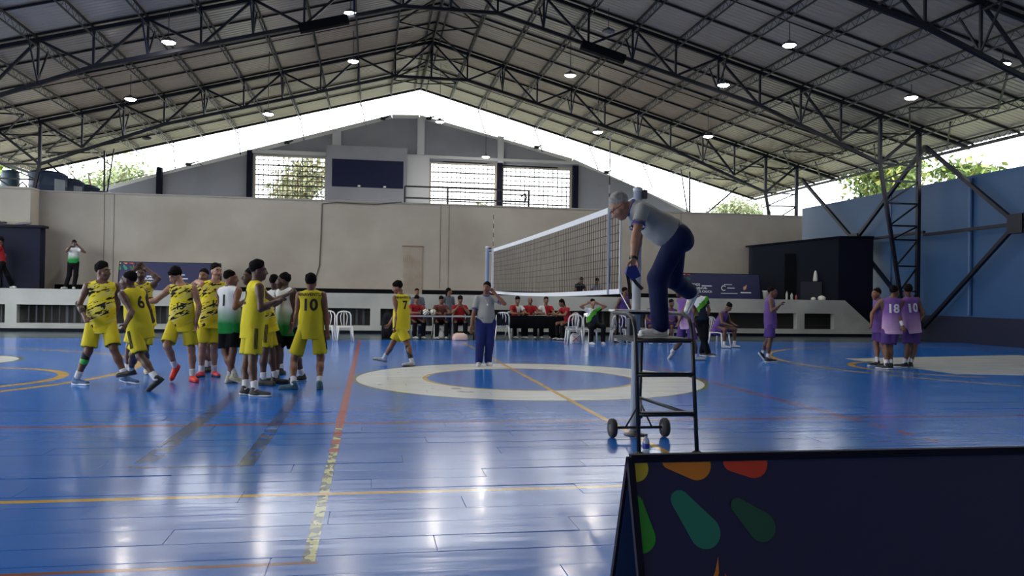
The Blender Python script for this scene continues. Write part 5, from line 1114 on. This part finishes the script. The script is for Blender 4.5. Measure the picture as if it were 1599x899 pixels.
M_eye = mat('eye_white', (200, 196, 190), .3); M_pup = mat('pupil', (20, 16, 14), .3); M_lip = mat('lip', (110, 62, 58), .5)
M_num = mat('black_number', (20, 20, 22), .8); M_numw = mat('white_number', (206, 206, 214), .8)
SHOE = {'blue': ((44, 84, 136), (214, 218, 222)), 'black': ((26, 26, 30), (30, 30, 34)), 'red': ((226, 54, 40), (196, 44, 40)), 'pink': ((206, 50, 72), (60, 60, 66)), 'white': ((212, 212, 212), (196, 196, 196)),
        'wy': ((198, 192, 160), (190, 188, 180)), 'bw': ((28, 28, 32), (206, 206, 206)), 'teal': ((52, 92, 112), (60, 84, 100)), 'grey': ((176, 182, 188), (90, 96, 104))}
def azv(a): a = math.radians(a); return V(math.sin(a), -math.cos(a), 0)

def person(key, label, sk, shirt, pants, shoe, hair='short', short=True, num=None, sleeve=False, extra=(), h=.014, front=False, beard=False, female=False, name_txt=None, belly=0.0, group=None, wide=1.0):
    J = {k: (V(*v) if isinstance(v, tuple) and len(v) == 3 else v) for k, v in PEOPLE[key].items()}
    s = J['H']/1.75; up3 = V(0, 0, 1)
    ank = (J['aR']+J['aL'])/2
    base = V(J['pv'][0], J['pv'][1], min(J['aR'][2], J['aL'][2])-.085)
    root = thing('person', label, 'person', tuple(base), 0, group)
    S = skin(sk)
    F = azv(J['az']); nk, pv, hd = J['nk'], J['pv'], J['hd']
    up = nrm(nk-pv); rt = nrm(J['sR']-J['sL']); fr = nrm(np.cross(up, rt))
    if fr@F < 0 and abs(fr@F) > .05: fr = -fr
    wst = pv+up*.16*s; cst = pv+up*.36*s
    # ---------- body
    B = SDF(h)
    wd = .9 if female else 1.0
    def torso(G, g=0., loose=0.):
        G.cone(cst+up*.07*s, cst-up*.05*s, .135*s*wd+g, .132*s*wd+g, .04, fr, .72)
        for d in (1, -1): G.cone(nk-up*.065*s+rt*d*.05*s, nk-up*.075*s+rt*d*.125*s, .062*s+g, .055*s+g, .05)
        G.cone(cst-up*.03*s, wst, .132*s*wd+g+loose*.3, .122*s*wd+g+loose, .05, fr, .76)
        G.cone(wst, pv, .122*s*wd+g+loose, .135*s+g+loose, .05, fr, .8)
        if belly: G.cone(wst+fr*.05, wst+fr*.06+up*.1, .1*s+belly, .09*s+belly*.6, .06)
    torso(B)
    for k in 'RL':
        sh, e, w = J['s'+k], J['e'+k], J['w'+k]
        B.cone(sh, sh+(e-sh)*.35, .056*s, .05*s, .035); B.cone(sh, e, .05*s, .038*s, .02)
        B.cone(e, e+(w-e)*.35, .039*s, .041*s, .02); B.cone(e+(w-e)*.3, w, .04*s, .026*s, .02)
        hp_, kn, an = J['h'+k], J['k'+k], J['a'+k]
        B.cone(hp_, kn, .088*s, .056*s, .04)
        sd = nrm(np.cross(kn-an, rt)); bk = -fr-(kn-an)*((-fr)@(kn-an))/max(1e-6, (kn-an)@(kn-an))
        B.cone(kn, kn+(an-kn)*.4+bk*.018, .053*s, .054*s, .03); B.cone(kn+(an-kn)*.35+bk*.014, an, .053*s, .034*s, .03)
    B.cone(nk-up*.05*s, nk+(hd-nk)*.6, .062*s, .053*s, .04)
    parts = [B.mesh()]
    # ---------- head with face
    HF = azv(J['haz']); pr = math.radians(J['hp']); hf = nrm(HF*math.cos(pr)+up3*math.sin(pr)); hr = nrm(np.cross(hf, up3)); hu = np.cross(hr, hf)
    R = np.array([hr, hf, hu]); q = .98*s if not female else .94*s
    W = lambda x, y, z: hd+(hr*x+hf*y+hu*z)*q
    Hh = SDF(min(h*.62, .009))
    Hh.ell(W(0,-.012,.03), R, (.074*q,.094*q,.086*q), .02)
    Hh.ell(W(0,.02,-.03), R, (.060*q,.074*q,.085*q), .03)
    Hh.cone(W(0,.045,-.095), W(0,.06,-.092), .03*q, .026*q, .03)
    Hh.cone(W(0,.088,.012), W(0,.108,-.028), .010*q, .0155*q, .016)
    for d in (1, -1):
        Hh.cone(W(d*.010,.097,-.032), W(d*.014,.094,-.032), .010*q, .009*q, .012)
        Hh.ell(W(d*.074,-.008,-.008), R, (.010*q,.02*q,.033*q), .012)
        Hh.cone(W(d*.016,.086,.026), W(d*.045,.072,.026), .010*q, .009*q, .015)
        Hh.cone(W(d*.03,.068,-.03), W(d*.045,.05,-.035), .022*q, .02*q, .025)
    Hh.cone(W(-.018,.083,-.062), W(.018,.083,-.062), .009*q, .009*q, .012)
    Hh.cone(W(0,-.03,-.06), nk-up*.02*s, .05*s, .054*s, .03)
    parts.append(Hh.mesh())
    # ---------- hands
    hh = min(h*.55, .0085)
    for k in 'RL':
        e, w = J['e'+k], J['w'+k]; d = nrm(w-e)
        if 'h'+k+'d' in J: d = nrm(J['h'+k+'d'])
        side = nrm(np.cross(d, fr if abs(d@fr) < .9 else up3)); nv = np.cross(side, d)
        sg = 1 if k == 'R' else -1
        if (side@rt)*sg < 0: pass
        A = SDF(hh)
        c = w+d*.045*s
        A.cone(w-d*.03, w+d*.01, .026*s, .027*s, .02); A.cone(w+d*.015, w+d*.075*s, .03*s, .036*s, .015, nv, .5)
        for i, (o, L) in enumerate(((-.027, .066), (-.009, .078), (.009, .074), (.027, .058))):
            b0 = w+d*.075*s+side*o*s; m1 = b0+nrm(d*.92+nv*.4)*L*.5*s; t1 = m1+nrm(d*.6+nv*.8)*L*.5*s
            A.cone(b0, m1, .0092*s, .0085*s, .004); A.cone(m1, t1, .0085*s, .0072*s, .004)
        b0 = w+d*.025*s-side*.03*s; m1 = b0+nrm(d*.7-side*.6+nv*.25)*.042*s; t1 = m1+nrm(d*.95-side*.1+nv*.3)*.03*s
        A.cone(b0, m1, .0125*s, .0105*s, .008); A.cone(m1, t1, .0105*s, .008*s, .004)
        parts.append(A.mesh())
    body = sdf_obj('body', parts, S, root)
    # ---------- eyes, lips, brows
    loc = lambda p: Vector(p-base)
    for d in (1, -1):
        k = MB(); k.lathe([(0,-.008*q),(.009*q,-.004*q),(.0115*q,0),(.009*q,.004*q),(0,.008*q)], tuple(loc(W(d*.03,.0775,.008))), 8); o = k.build('eye', M_eye, root, True)
        k = MB(); k.lathe([(0,-.007*q),(.005*q,-.004*q),(.006*q,0),(.005*q,.004*q),(0,.007*q)], tuple(loc(W(d*.03,.0855,.008))), 8); k.build('pupil', M_pup, o, True)
        k = MB(); k.tube([loc(W(d*.014,.093,.03)), loc(W(d*.03,.088,.036)), loc(W(d*.05,.073,.03))], .0045*q, 5); k.build('eyebrow', M_hairg if hair == 'grey' else M_hair, root)
    k = MB(); k.tube([loc(W(-.024,.081,-.063)), loc(W(-.008,.094,-.061)), loc(W(.008,.094,-.061)), loc(W(.024,.081,-.063))], [.003*q,.006*q,.006*q,.003*q], 6); k.build('lips', M_lip, root, True)
    # ---------- hair
    hm = M_hairg if hair == 'grey' else M_hair
    if hair != 'bald':
        A = SDF(min(h*.8, .011)); big = {'afro': .036, 'short': .006, 'grey': .007, 'long': .012, 'tied': .007, 'top': .009, 'mop': .014}[hair]
        A.ell(W(0,-.027,.052), R, (.0765*q+big*.8, .093*q+big*.8, .081*q+big), .02)
        rh = random.Random(sum(map(ord, key)))
        for _ in range(16 if hair != 'grey' else 6):      # uneven tufts over the crown
            a_, b_ = rh.uniform(0, 2*math.pi), rh.uniform(.05, 1.05)
            u_ = (math.sin(b_)*math.cos(a_), math.sin(b_)*math.sin(a_)-.15, math.cos(b_))
            A.ell(W((.066*q+big*.7)/q*u_[0], -.022+(.08*q+big*.7)/q*u_[1], .05+(.07*q+big)/q*u_[2]), R, (.021, .021, .016), .018)
        if hair == 'top': A.cone(W(0,-.02,.115), W(0,.03,.112), .045*q, .036*q, .03)
        if hair == 'mop': A.cone(W(-.03,.056,.082), W(.03,.058,.08), .032*q, .028*q, .03)
        A.plane(W(0,.084,.054), hf*.8-hu*.6); A.plane(W(0,-.04,-.06), -hu*.9+hf*.3)
        if hair == 'long':
            A.pr.append(SDF(1).cone(W(0,-.075,.0), W(0,-.1,-.2), .06*q, .05*q, .04).pr[0]); A.cut = [A.cut[0]]
        if hair == 'tied':
            A.cone(W(0,-.09,.0), W(0,-.12,-.12), .03*q, .022*q, .03); A.cut = [A.cut[0]]
            A.sub(W(0,.09,-.06), R, (.075*q,.075*q,.1*q))
        if hair == 'long': A.sub(W(0,.10,-.05), R, (.08*q,.09*q,.11*q))
        sdf_obj('hair', [A.mesh()], hm, root)
    if beard:
        pass
    # ---------- shirt
    A = SDF(h*1.05); lo_ = .030 if not sleeve else .020
    torso(A, .012*s, lo_)
    hem = pv-up*(.19 if not sleeve else (.02 if not short else .06))*s
    if sleeve: A.cone(wst, hem-up*.05, .128*s*wd+.012+lo_, .150*s+lo_, .05, fr, .8)
    else: A.cone(wst, hem-up*.05, .128*s*wd+.012+lo_, .208*s, .05, fr, .72)
    for k in 'RL':
        sh, e = J['s'+k], J['e'+k]
        if sleeve:
            A.cone(sh, sh+(e-sh)*.72, .064*s, .062*s, .03); 
        else: A.cone(nk-up*.06*s+(sh-nk)*.5, sh+(nk-sh)*.05-up*.004, .062*s, .056*s, .03)
    A.plane(hem, -up)
    if sleeve:
        for k in 'RL':
            sh, e = J['s'+k], J['e'+k]; dd = nrm(e-sh)
            # cut only beyond the cuff, inside a ball around the elbow
            A.subcone(sh+(e-sh)*.66, e+dd*.1, .07, .11)
        A.sub(nk+up*.045*s+fr*.02, np.eye(3), (.07*s,.07*s,.06*s))
    else:
        A.sub(nk+up*.05*s+fr*.035*s, np.array([rt, fr, up]), (.085*s,.095*s,.085*s))
        for k, d in (('R', 1), ('L', -1)):
            sh = J['s'+k]; A.subcone(sh+rt*d*.045*s-up*.02*s, sh+rt*d*.06*s-up*.14*s, .038*s, .05*s)
    sm = shirt_mat(shirt)
    so = sdf_obj('shirt', [A.mesh()], sm, root)
    if shirt in ('polo', 'polod'):
        cm = mat('blue_trim', (42, 58, 132), .8)
        k = MB(); pts = [loc(nk+up*.02*s+(rt*math.cos(t)*.074+fr*(math.sin(t)*.07+.012))*s-up*.03*s*max(0, math.sin(t))) for t in np.linspace(0, 2*math.pi, 15)]
        k.tube(pts, .017*s, 6); k.build('collar', cm, so, True)
        for kk in 'RL':
            sh, e = J['s'+kk], J['e'+kk]; k = MB(); a_, b_ = sh+(e-sh)*.58, sh+(e-sh)*.66
            k.tube([loc(a_), loc(b_)], .066*s, 12, cap=False); k.build('cuff', cm, so, True)
    # ---------- shorts or trousers
    A = SDF(h*1.05); pm = pant_mat(pants)
    A.cone(pv+up*.07*s, pv-up*.02*s, .132*s+.014, .142*s+.016, .05, fr, .82)
    for k in 'RL':
        hp_, kn, an = J['h'+k], J['k'+k], J['a'+k]
        if short:
            L = .74; A.cone(hp_+up*.02, hp_+(kn-hp_)*(L+.1), .092*s, .108*s, .04)
        else:
            A.cone(hp_+up*.02, kn, .1*s*wide, .08*s*wide, .04); A.cone(kn, an+(kn-an)*.05, .08*s*wide, .07*s*wide, .03)
    A.plane(pv+up*.09*s, up)
    if short:
        for k in 'RL':
            hp_, kn = J['h'+k], J['k'+k]; dd = nrm(kn-hp_); A.subcone(hp_+(kn-hp_)*.76+dd*.115*s, kn+dd*.2, .118*s, .14*s)
    po = sdf_obj('shorts' if short else 'trousers', [A.mesh()], pm, root)
    if pants == 'y' and 'stripes' in extra:
        for k, d in (('R', 1), ('L', -1)):
            hp_, kn = J['h'+k], J['k'+k]; ax_ = nrm(kn-hp_); o_ = nrm(rt*d-ax_*(rt@ax_)*d)
            for j in (-1, 0, 1):
                sd_ = nrm(np.cross(ax_, o_))*.02*j; kk = MB(); pts = [loc(hp_+(kn-hp_)*t+o_*(.101+.012*t)*s+sd_) for t in (.1,.35,.6,.72)]
                kk.tube(pts, .005, 5); kk.build('side_stripe', M_num, po)
    if 'belt' in extra:
        pts = [loc(pv+up*.088*s+(rt*math.cos(t)*.163+fr*math.sin(t)*.138)*s) for t in np.linspace(0, 2*math.pi, 20)]
        k = MB(); k.tube(pts, .015, 6); k.build('belt', mat('belt', (24, 24, 28), .5), po, True)
    # ---------- socks and shoes
    c1, c2 = SHOE[shoe]; M1 = mat('shoe_'+shoe, c1, .6, noise=tuple(int(c*.8) for c in c1), nscale=25); M2 = mat('sole_'+shoe, c2, .7)
    for k in 'RL':
        an, kn = J['a'+k], J['k'+k]; fa, fp = J['f'+k]
        d0 = azv(fa); p_ = math.radians(fp); d = nrm(d0*math.cos(p_)-up3*math.sin(p_)); sd = nrm(np.cross(d, up3)); n = np.cross(sd, d)
        if short and shoe is not None:
            A = SDF(min(h, .014)); u = nrm(kn-an); A.cone(an-u*.01, an+u*.11*s, .043*s, .047*s, .01); A.plane(an+u*.115*s, u); sdf_obj('sock', [A.mesh()], M_sock, root)
        g = an-n*.083
        A = SDF(min(h*.8, .012))
        A.cone(an-n*.045-d*.03, an-n*.05+d*.03, .043*s, .045*s, .02); A.cone(g+n*.04+d*.03, g+n*.032+d*.178*s, .046*s, .037*s, .03, n, .85)
        A.cone(an-n*.03-d*.01, an+n*.005-d*.008, .043*s, .046*s, .02); A.plane(g+n*.012, -n)
        so_ = sdf_obj('shoe', [A.mesh()], M1, root)
        A = SDF(min(h*.8, .012)); A.cone(g+n*.02-d*.038, g+n*.02+d*.02, .043*s, .042*s, .02); A.cone(g+n*.02+d*.02, g+n*.02+d*.182*s, .042*s, .041*s, .02); A.plane(g+n*.026, n); A.plane(g, -n)
        sdf_obj('sole', [A.mesh()], M2, so_)
    # ---------- numbers
    if num or name_txt:
        me = so.data; bv = BVHTree.FromPolygons([v.co.copy() for v in me.vertices], [tuple(p.vertices) for p in me.polygons])
        dirn = fr if front else -fr; ex = nrm(np.cross(up, dirn)); ey = up
        def put(txt, size, cen, m_, nm):
            tm = text_mesh(txt, size, size*.03); tm.name = nm; bm = bmesh.new(); bm.from_mesh(tm)
            bmesh.ops.subdivide_edges(bm, edges=[e for e in bm.edges if e.calc_length() > .03], cuts=2, use_grid_fill=True)
            bad = []
            for v in bm.verts:
                o = cen+ex*v.co.x+ey*v.co.y+dirn*.5-base; hit = bv.ray_cast(Vector(o), Vector(-dirn))
                if hit[0] is not None: v.co = hit[0]+Vector(dirn)*.004
                else: bad.append(v)
            bmesh.ops.delete(bm, geom=bad, context='VERTS'); bm.to_mesh(tm); bm.free(); obj(nm, tm, m_, so)
        m_ = M_numw if shirt.startswith('pur') else M_num
        if num: put(num, .24*s if not front else .13*s, cst-up*(.11 if not front else .20)*s+(rt*-.02 if front else 0), m_, 'number')
        if name_txt: put(name_txt, .065*s, cst+up*.105*s, m_, 'name_print')
    return root, J, dict(fr=fr, up=up, rt=rt, W=W, loc=loc, so=so, po=po, q=q, s=s, base=base)
def sleeve_part(root, ctx, a, b, r0, r1, m, name):
    A = SDF(.012); A.cone(a, b, r0, r1, .01); sdf_obj(name, [A.mesh()], m, root)
def strap_ring(root, ctx, c, axis, r, t, m, name):
    axis = nrm(axis); e1 = nrm(np.cross(axis, V(0,0,1) if abs(axis[2]) < .9 else V(1,0,0))); e2 = np.cross(axis, e1)
    k = MB(); k.tube([ctx['loc'](c+(e1*math.cos(a)+e2*math.sin(a))*r) for a in np.linspace(0, 2*math.pi, 13)], t, 6); return k.build(name, m, root, True)
K_ = mat('black_elastic', (24, 24, 28), .8); G_ = mat('green_band', (60, 170, 70), .7); Wb = mat('white_band', (206, 206, 210), .9)
gy = 'yellow team players'; gw = 'white and green team players'; gp = 'purple team players'
r, J, c = person('P1', 'yellow player striding at far left with black knee sleeve', 'b', 'ypat', 'y', 'blue', 'top', num='4', front=True, group=gy)
sleeve_part(r, c, J['kR']+(J['hR']-J['kR'])*.22, J['kR']+(J['aR']-J['kR'])*.34, .064, .058, K_, 'knee_sleeve')
sleeve_part(r, c, J['kR']+(J['aR']-J['kR'])*.33, J['kR']+(J['aR']-J['kR'])*.38, .060, .058, G_, 'knee_band')
sleeve_part(r, c, J['eR']+(J['wR']-J['eR'])*-.1, J['eR']+(J['wR']-J['eR'])*.6, .047, .043, K_, 'arm_sleeve')
person('P6', 'yellow player number 6 turned away, walking left with black shoes', 'd', 'yel', 'y', 'black', 'short', num='6', extra=('stripes',), group=gy)
person('P3', 'yellow player with both hands on his head', 'd', 'ypat', 'y', 'wy', 'short', group=gy)
person('P15', 'yellow player number 15 looking down in bright red shoes, arm stretched left', 'l', 'ypat', 'y', 'red', 'mop', num='15', front=True, group=gy)
person('P5', 'smiling yellow player with tied dark hair and pink shoes', 'l', 'ypat', 'y', 'pink', 'tied', num='12', front=True, group=gy)
person('P5b', 'yellow player mostly hidden behind the smiling one', 'm', 'ypat', 'y', 'black', 'short', group=gy)
r, J, c = person('W1', 'white and green player number 1 seen from behind', 'm', 'wg', 'k', 'wy', 'short', num='1', group=gw)
r, J, c = person('T', 'tall yellow player clapping in profile, foremost of the group', 'd', 'yel', 'y', 'bw', 'top', num='2', extra=('stripes',), group=gy)
person('H1', 'yellow player half hidden behind the tall clapping one', 'd', 'ypat', 'y', 'black', 'short', extra=('stripes',), group=gy)
r, J, c = person('W2', 'dark-haired white and green player facing left beside player 10', 'd', 'wg', 'k', 'bw', 'short', group=gw)
person('W3', 'white and green player hidden behind the group, only head and shoulder showing', 'd', 'wg', 'k', 'black', 'short', group=gw)
person('P10', 'yellow player number 10 standing with his back to the camera', 'm', 'yel', 'y', 'teal', 'mop', num='10', name_txt='BUENAVENTURA', extra=('stripes',), group=gy)
r, J, c = person('P7', 'yellow player number 7 walking left alone near the centre', 'm', 'yel', 'y', 'grey', 'mop', num='7', name_txt='BUENAVENTURA', group=gy)
sleeve_part(r, c, J['kL']+(J['aL']-J['kL'])*.2, J['kL']+(J['aL']-J['kL'])*.8, .059, .045, K_, 'calf_sleeve')
r, J, c = person('REF', 'second referee in grey polo and navy trousers with hand at his ear', 'm', 'polo', 'n2', 'white', 'short', short=False, sleeve=True, extra=('belt',), belly=.015, wide=1.12)
k = MB(); k.tube([c['loc'](J['nk']+c['rt']*.06+c['fr']*.06), c['loc'](J['nk']-c['up']*.17+c['fr']*.15), c['loc'](J['nk']-c['rt']*.06+c['fr']*.06)], .004, 5); k.build('whistle_cord', M_numw, r)
k = MB(); p_ = c['loc'](J['nk']-c['up']*.18+c['fr']*.155); k.lathe([(0,-.02),(.016,-.014),(.016,.014),(0,.02)], tuple(p_), 8); k.build('whistle', M_numw, r, True)
# umpire on the stand
r, J, c = person('UMP', 'grey-haired umpire bending down on the stand in grey polo', 'l', 'polo', 'n', 'white', 'grey', short=False, sleeve=True, extra=('belt',), h=.0105, belly=.02, wide=1.18)
W = c['W']; k = MB()
for d in (1, -1):
    pts = [c['loc'](W(d*.032+.024*math.cos(a), .1, .004+.018*math.sin(a))) for a in np.linspace(0, 2*math.pi, 13)]; k.tube(pts, .003, 5)
    k.tube([c['loc'](W(d*.056,.098,.008)), c['loc'](W(d*.078,.05,.008)), c['loc'](W(d*.082,-.01,.002))], .003, 5)
k.tube([c['loc'](W(-.01,.103,.006)), c['loc'](W(.01,.103,.006))], .003, 5); k.build('glasses', M_pup, r)
wd_ = nrm(J['wL']-J['eL']); wt = strap_ring(r, c, J['wL']-wd_*.02, wd_, .031, .011, K_, 'watch')
k = MB(); k.lathe([(.02,0),(.02,.014),(.0,.016)], tuple(c['loc'](J['wL']-wd_*.02+V(-.02,-.034,0))), 10); k.build('watch_face', M_pup, wt)
# blue pad in his hand
hp0 = J['wL']+wd_*.10
t = thing('referee_pad', 'blue folded pad with black strap in the hand of the umpire', 'pad', tuple(hp0))
k = MB(); k.prism([(-.05,-.03,.03),(.03,-.02,.045),(.085,0,-.05),(.01,0,-.09),(-.06,-.02,-.03)], (0,.045,0)); k.build('pad_body', mat('pad_blue', (36, 44, 120), .7), t)
for pts in ([(-.04,.01,-.03),(-.02,.01,-.14),(-.015,.0,-.26)], [(.0,.01,-.06),(.05,.01,-.12),(.1,.0,-.17)]):
    k = MB(); a = [Vector(p) for p in pts]
    for u, v in zip(a, a[1:]): k.beam(u, v, .03, .008, up=(0,1,0))
    k.build('pad_strap', K_, t)
# purple players
person('PUA', 'leftmost of the three purple players standing by the blue wall', 'm', 'pur', 'p', 'bw', 'short', group=gp)
r, J, c = person('PUB', 'purple player number 18 with white wristband, middle of the three', 'b', 'purg', 'p', 'bw', 'short', num='18', group=gp)
wd_ = nrm(J['wR']-J['eR']); sleeve_part(r, c, J['wR']-wd_*.1, J['wR']-wd_*.02, .036, .034, Wb, 'wristband')
person('PUC', 'purple player number 10 seen from behind by the blue wall', 'b', 'purg', 'p', 'bw', 'mop', num='10', group=gp)
person('PUS', 'purple player standing alone with fists raised, before the booth', 'b', 'pur', 'p', 'bw', 'short', group=gp)
person('PUW', 'purple player walking behind the umpire stand', 'b', 'purg', 'p', 'grey', 'short', group=gp)
person('COACH', 'person in white, green and black shirt with bushy hair and black trousers', 'b', 'wgk', 'k', 'bw', 'afro', short=False, sleeve=True)
person('PUP', 'purple player perched beside the net post behind the girl', 'b', 'pur', 'p', 'bw', 'short', h=.016, group=gp)
person('PSEAT', 'purple player slumped on a chair, head bowed', 'b', 'pur', 'p', 'grey', 'short', h=.016, group=gp)
person('SB1', 'purple player seated behind the umpire stand, right one', 'b', 'pur', 'p', 'bw', 'short', h=.018, group=gp)
person('SB2', 'purple player seated behind the umpire stand, hidden by its post', 'b', 'pur', 'p', 'bw', 'short', h=.018, group=gp)
person('GIRL', 'woman seated with both hands behind her head in white and green shirt', 'l', 'wgk', 'k', 'white', 'tied', short=False, sleeve=True, h=.015, female=True)
go = 'table officials'
for (key, lab, sk_, sh_, hr_, fem) in (('TR1', 'official in red shirt writing at the pale table behind player 7', 'm', 'red', 'short', False), ('TG', 'official in dark green and red shirt behind the volleyballs', 'm', 'dgr', 'short', False),
        ('TR2', 'official in red shirt with hands at mouth at the pale table', 'm', 'red', 'mop', False), ('T2A', 'official in red and white shirt writing at the left of the black table', 'm', 'redw', 'short', False),
        ('T2B', 'bald official in red shirt at the middle of the black table', 'm', 'red', 'bald', False), ('T2C', 'official in white and red shirt at the right of the black table', 'm', 'wred', 'short', False),
        ('WRED', 'woman in red with long black hair leaning over the black table end', 'm', 'red', 'long', True)):
    person(key, lab, sk_, sh_, 'k', 'grey', hr_, short=False, sleeve=True, h=.017, female=fem, group=go)
person('SM', 'man in dark grey polo standing behind the pale table', 'm', 'polod', 'n', 'black', 'short', short=False, sleeve=True, h=.018)
person('SWM', 'woman in dark grey polo with long hair standing behind the table', 'm', 'polod', 'n', 'black', 'long', short=False, sleeve=True, h=.018, female=True)
r, J, c = person('PHO', 'photographer in white and green shirt standing on the stage', 'b', 'wg', 'k', 'white', 'short', short=False, sleeve=True, h=.018)
cp = (J['wR']+J['wL'])/2+azv(5)*.06
t = thing('camera_phone', 'dark camera held up by the photographer on the stage', 'camera', tuple(cp)); k = MB(); k.box(-.07,.07,-.03,.03,-.045,.045); k.build('camera_body', M_pup, t); k = MB(); k.lathe([(.035,-.08),(.035,-.03)], n=12, axis='y'); k.build('camera_lens', M_pup, t)
person('RDG', 'person in red shirt at the far left end of the stage', 'b', 'red', 'k', 'white', 'short', short=False, sleeve=True, h=.018)
person('ST1', 'person in black sitting on the stage behind the net', 'b', 'blk', 'k', 'black', 'short', short=False, sleeve=True, h=.018)
person('ST2', 'person in pale patterned shirt sitting on the stage behind the net', 'b', 'plaid', 'k', 'black', 'long', short=False, sleeve=True, h=.018, female=True)
# chairs under the seated people
for key, lab in (('PSEAT', 'white plastic chair under the slumped purple player'), ('SB1', 'white plastic chair under the right seated player behind the stand'), ('SB2', 'white plastic chair under the left seated player behind the stand'),
                 ('GIRL', 'white plastic chair under the woman with hands behind her head'), ('TR1', 'white plastic chair under the red-shirted official nearest player 7'), ('TG', 'white plastic chair under the official behind the volleyballs'),
                 ('TR2', 'white plastic chair under the official with hands at mouth'), ('T2A', 'white plastic chair at the left of the black table'), ('T2B', 'white plastic chair under the bald official'),
                 ('T2C', 'white plastic chair under the official right of the bald one'), ('WRED', 'white plastic chair under the long-haired woman in red')):
    p_ = PEOPLE[key]; f_ = azv(p_['az']); chair(p_['pv'][0]+f_[0]*.06, p_['pv'][1]+f_[1]*.06, p_['az'], lab)
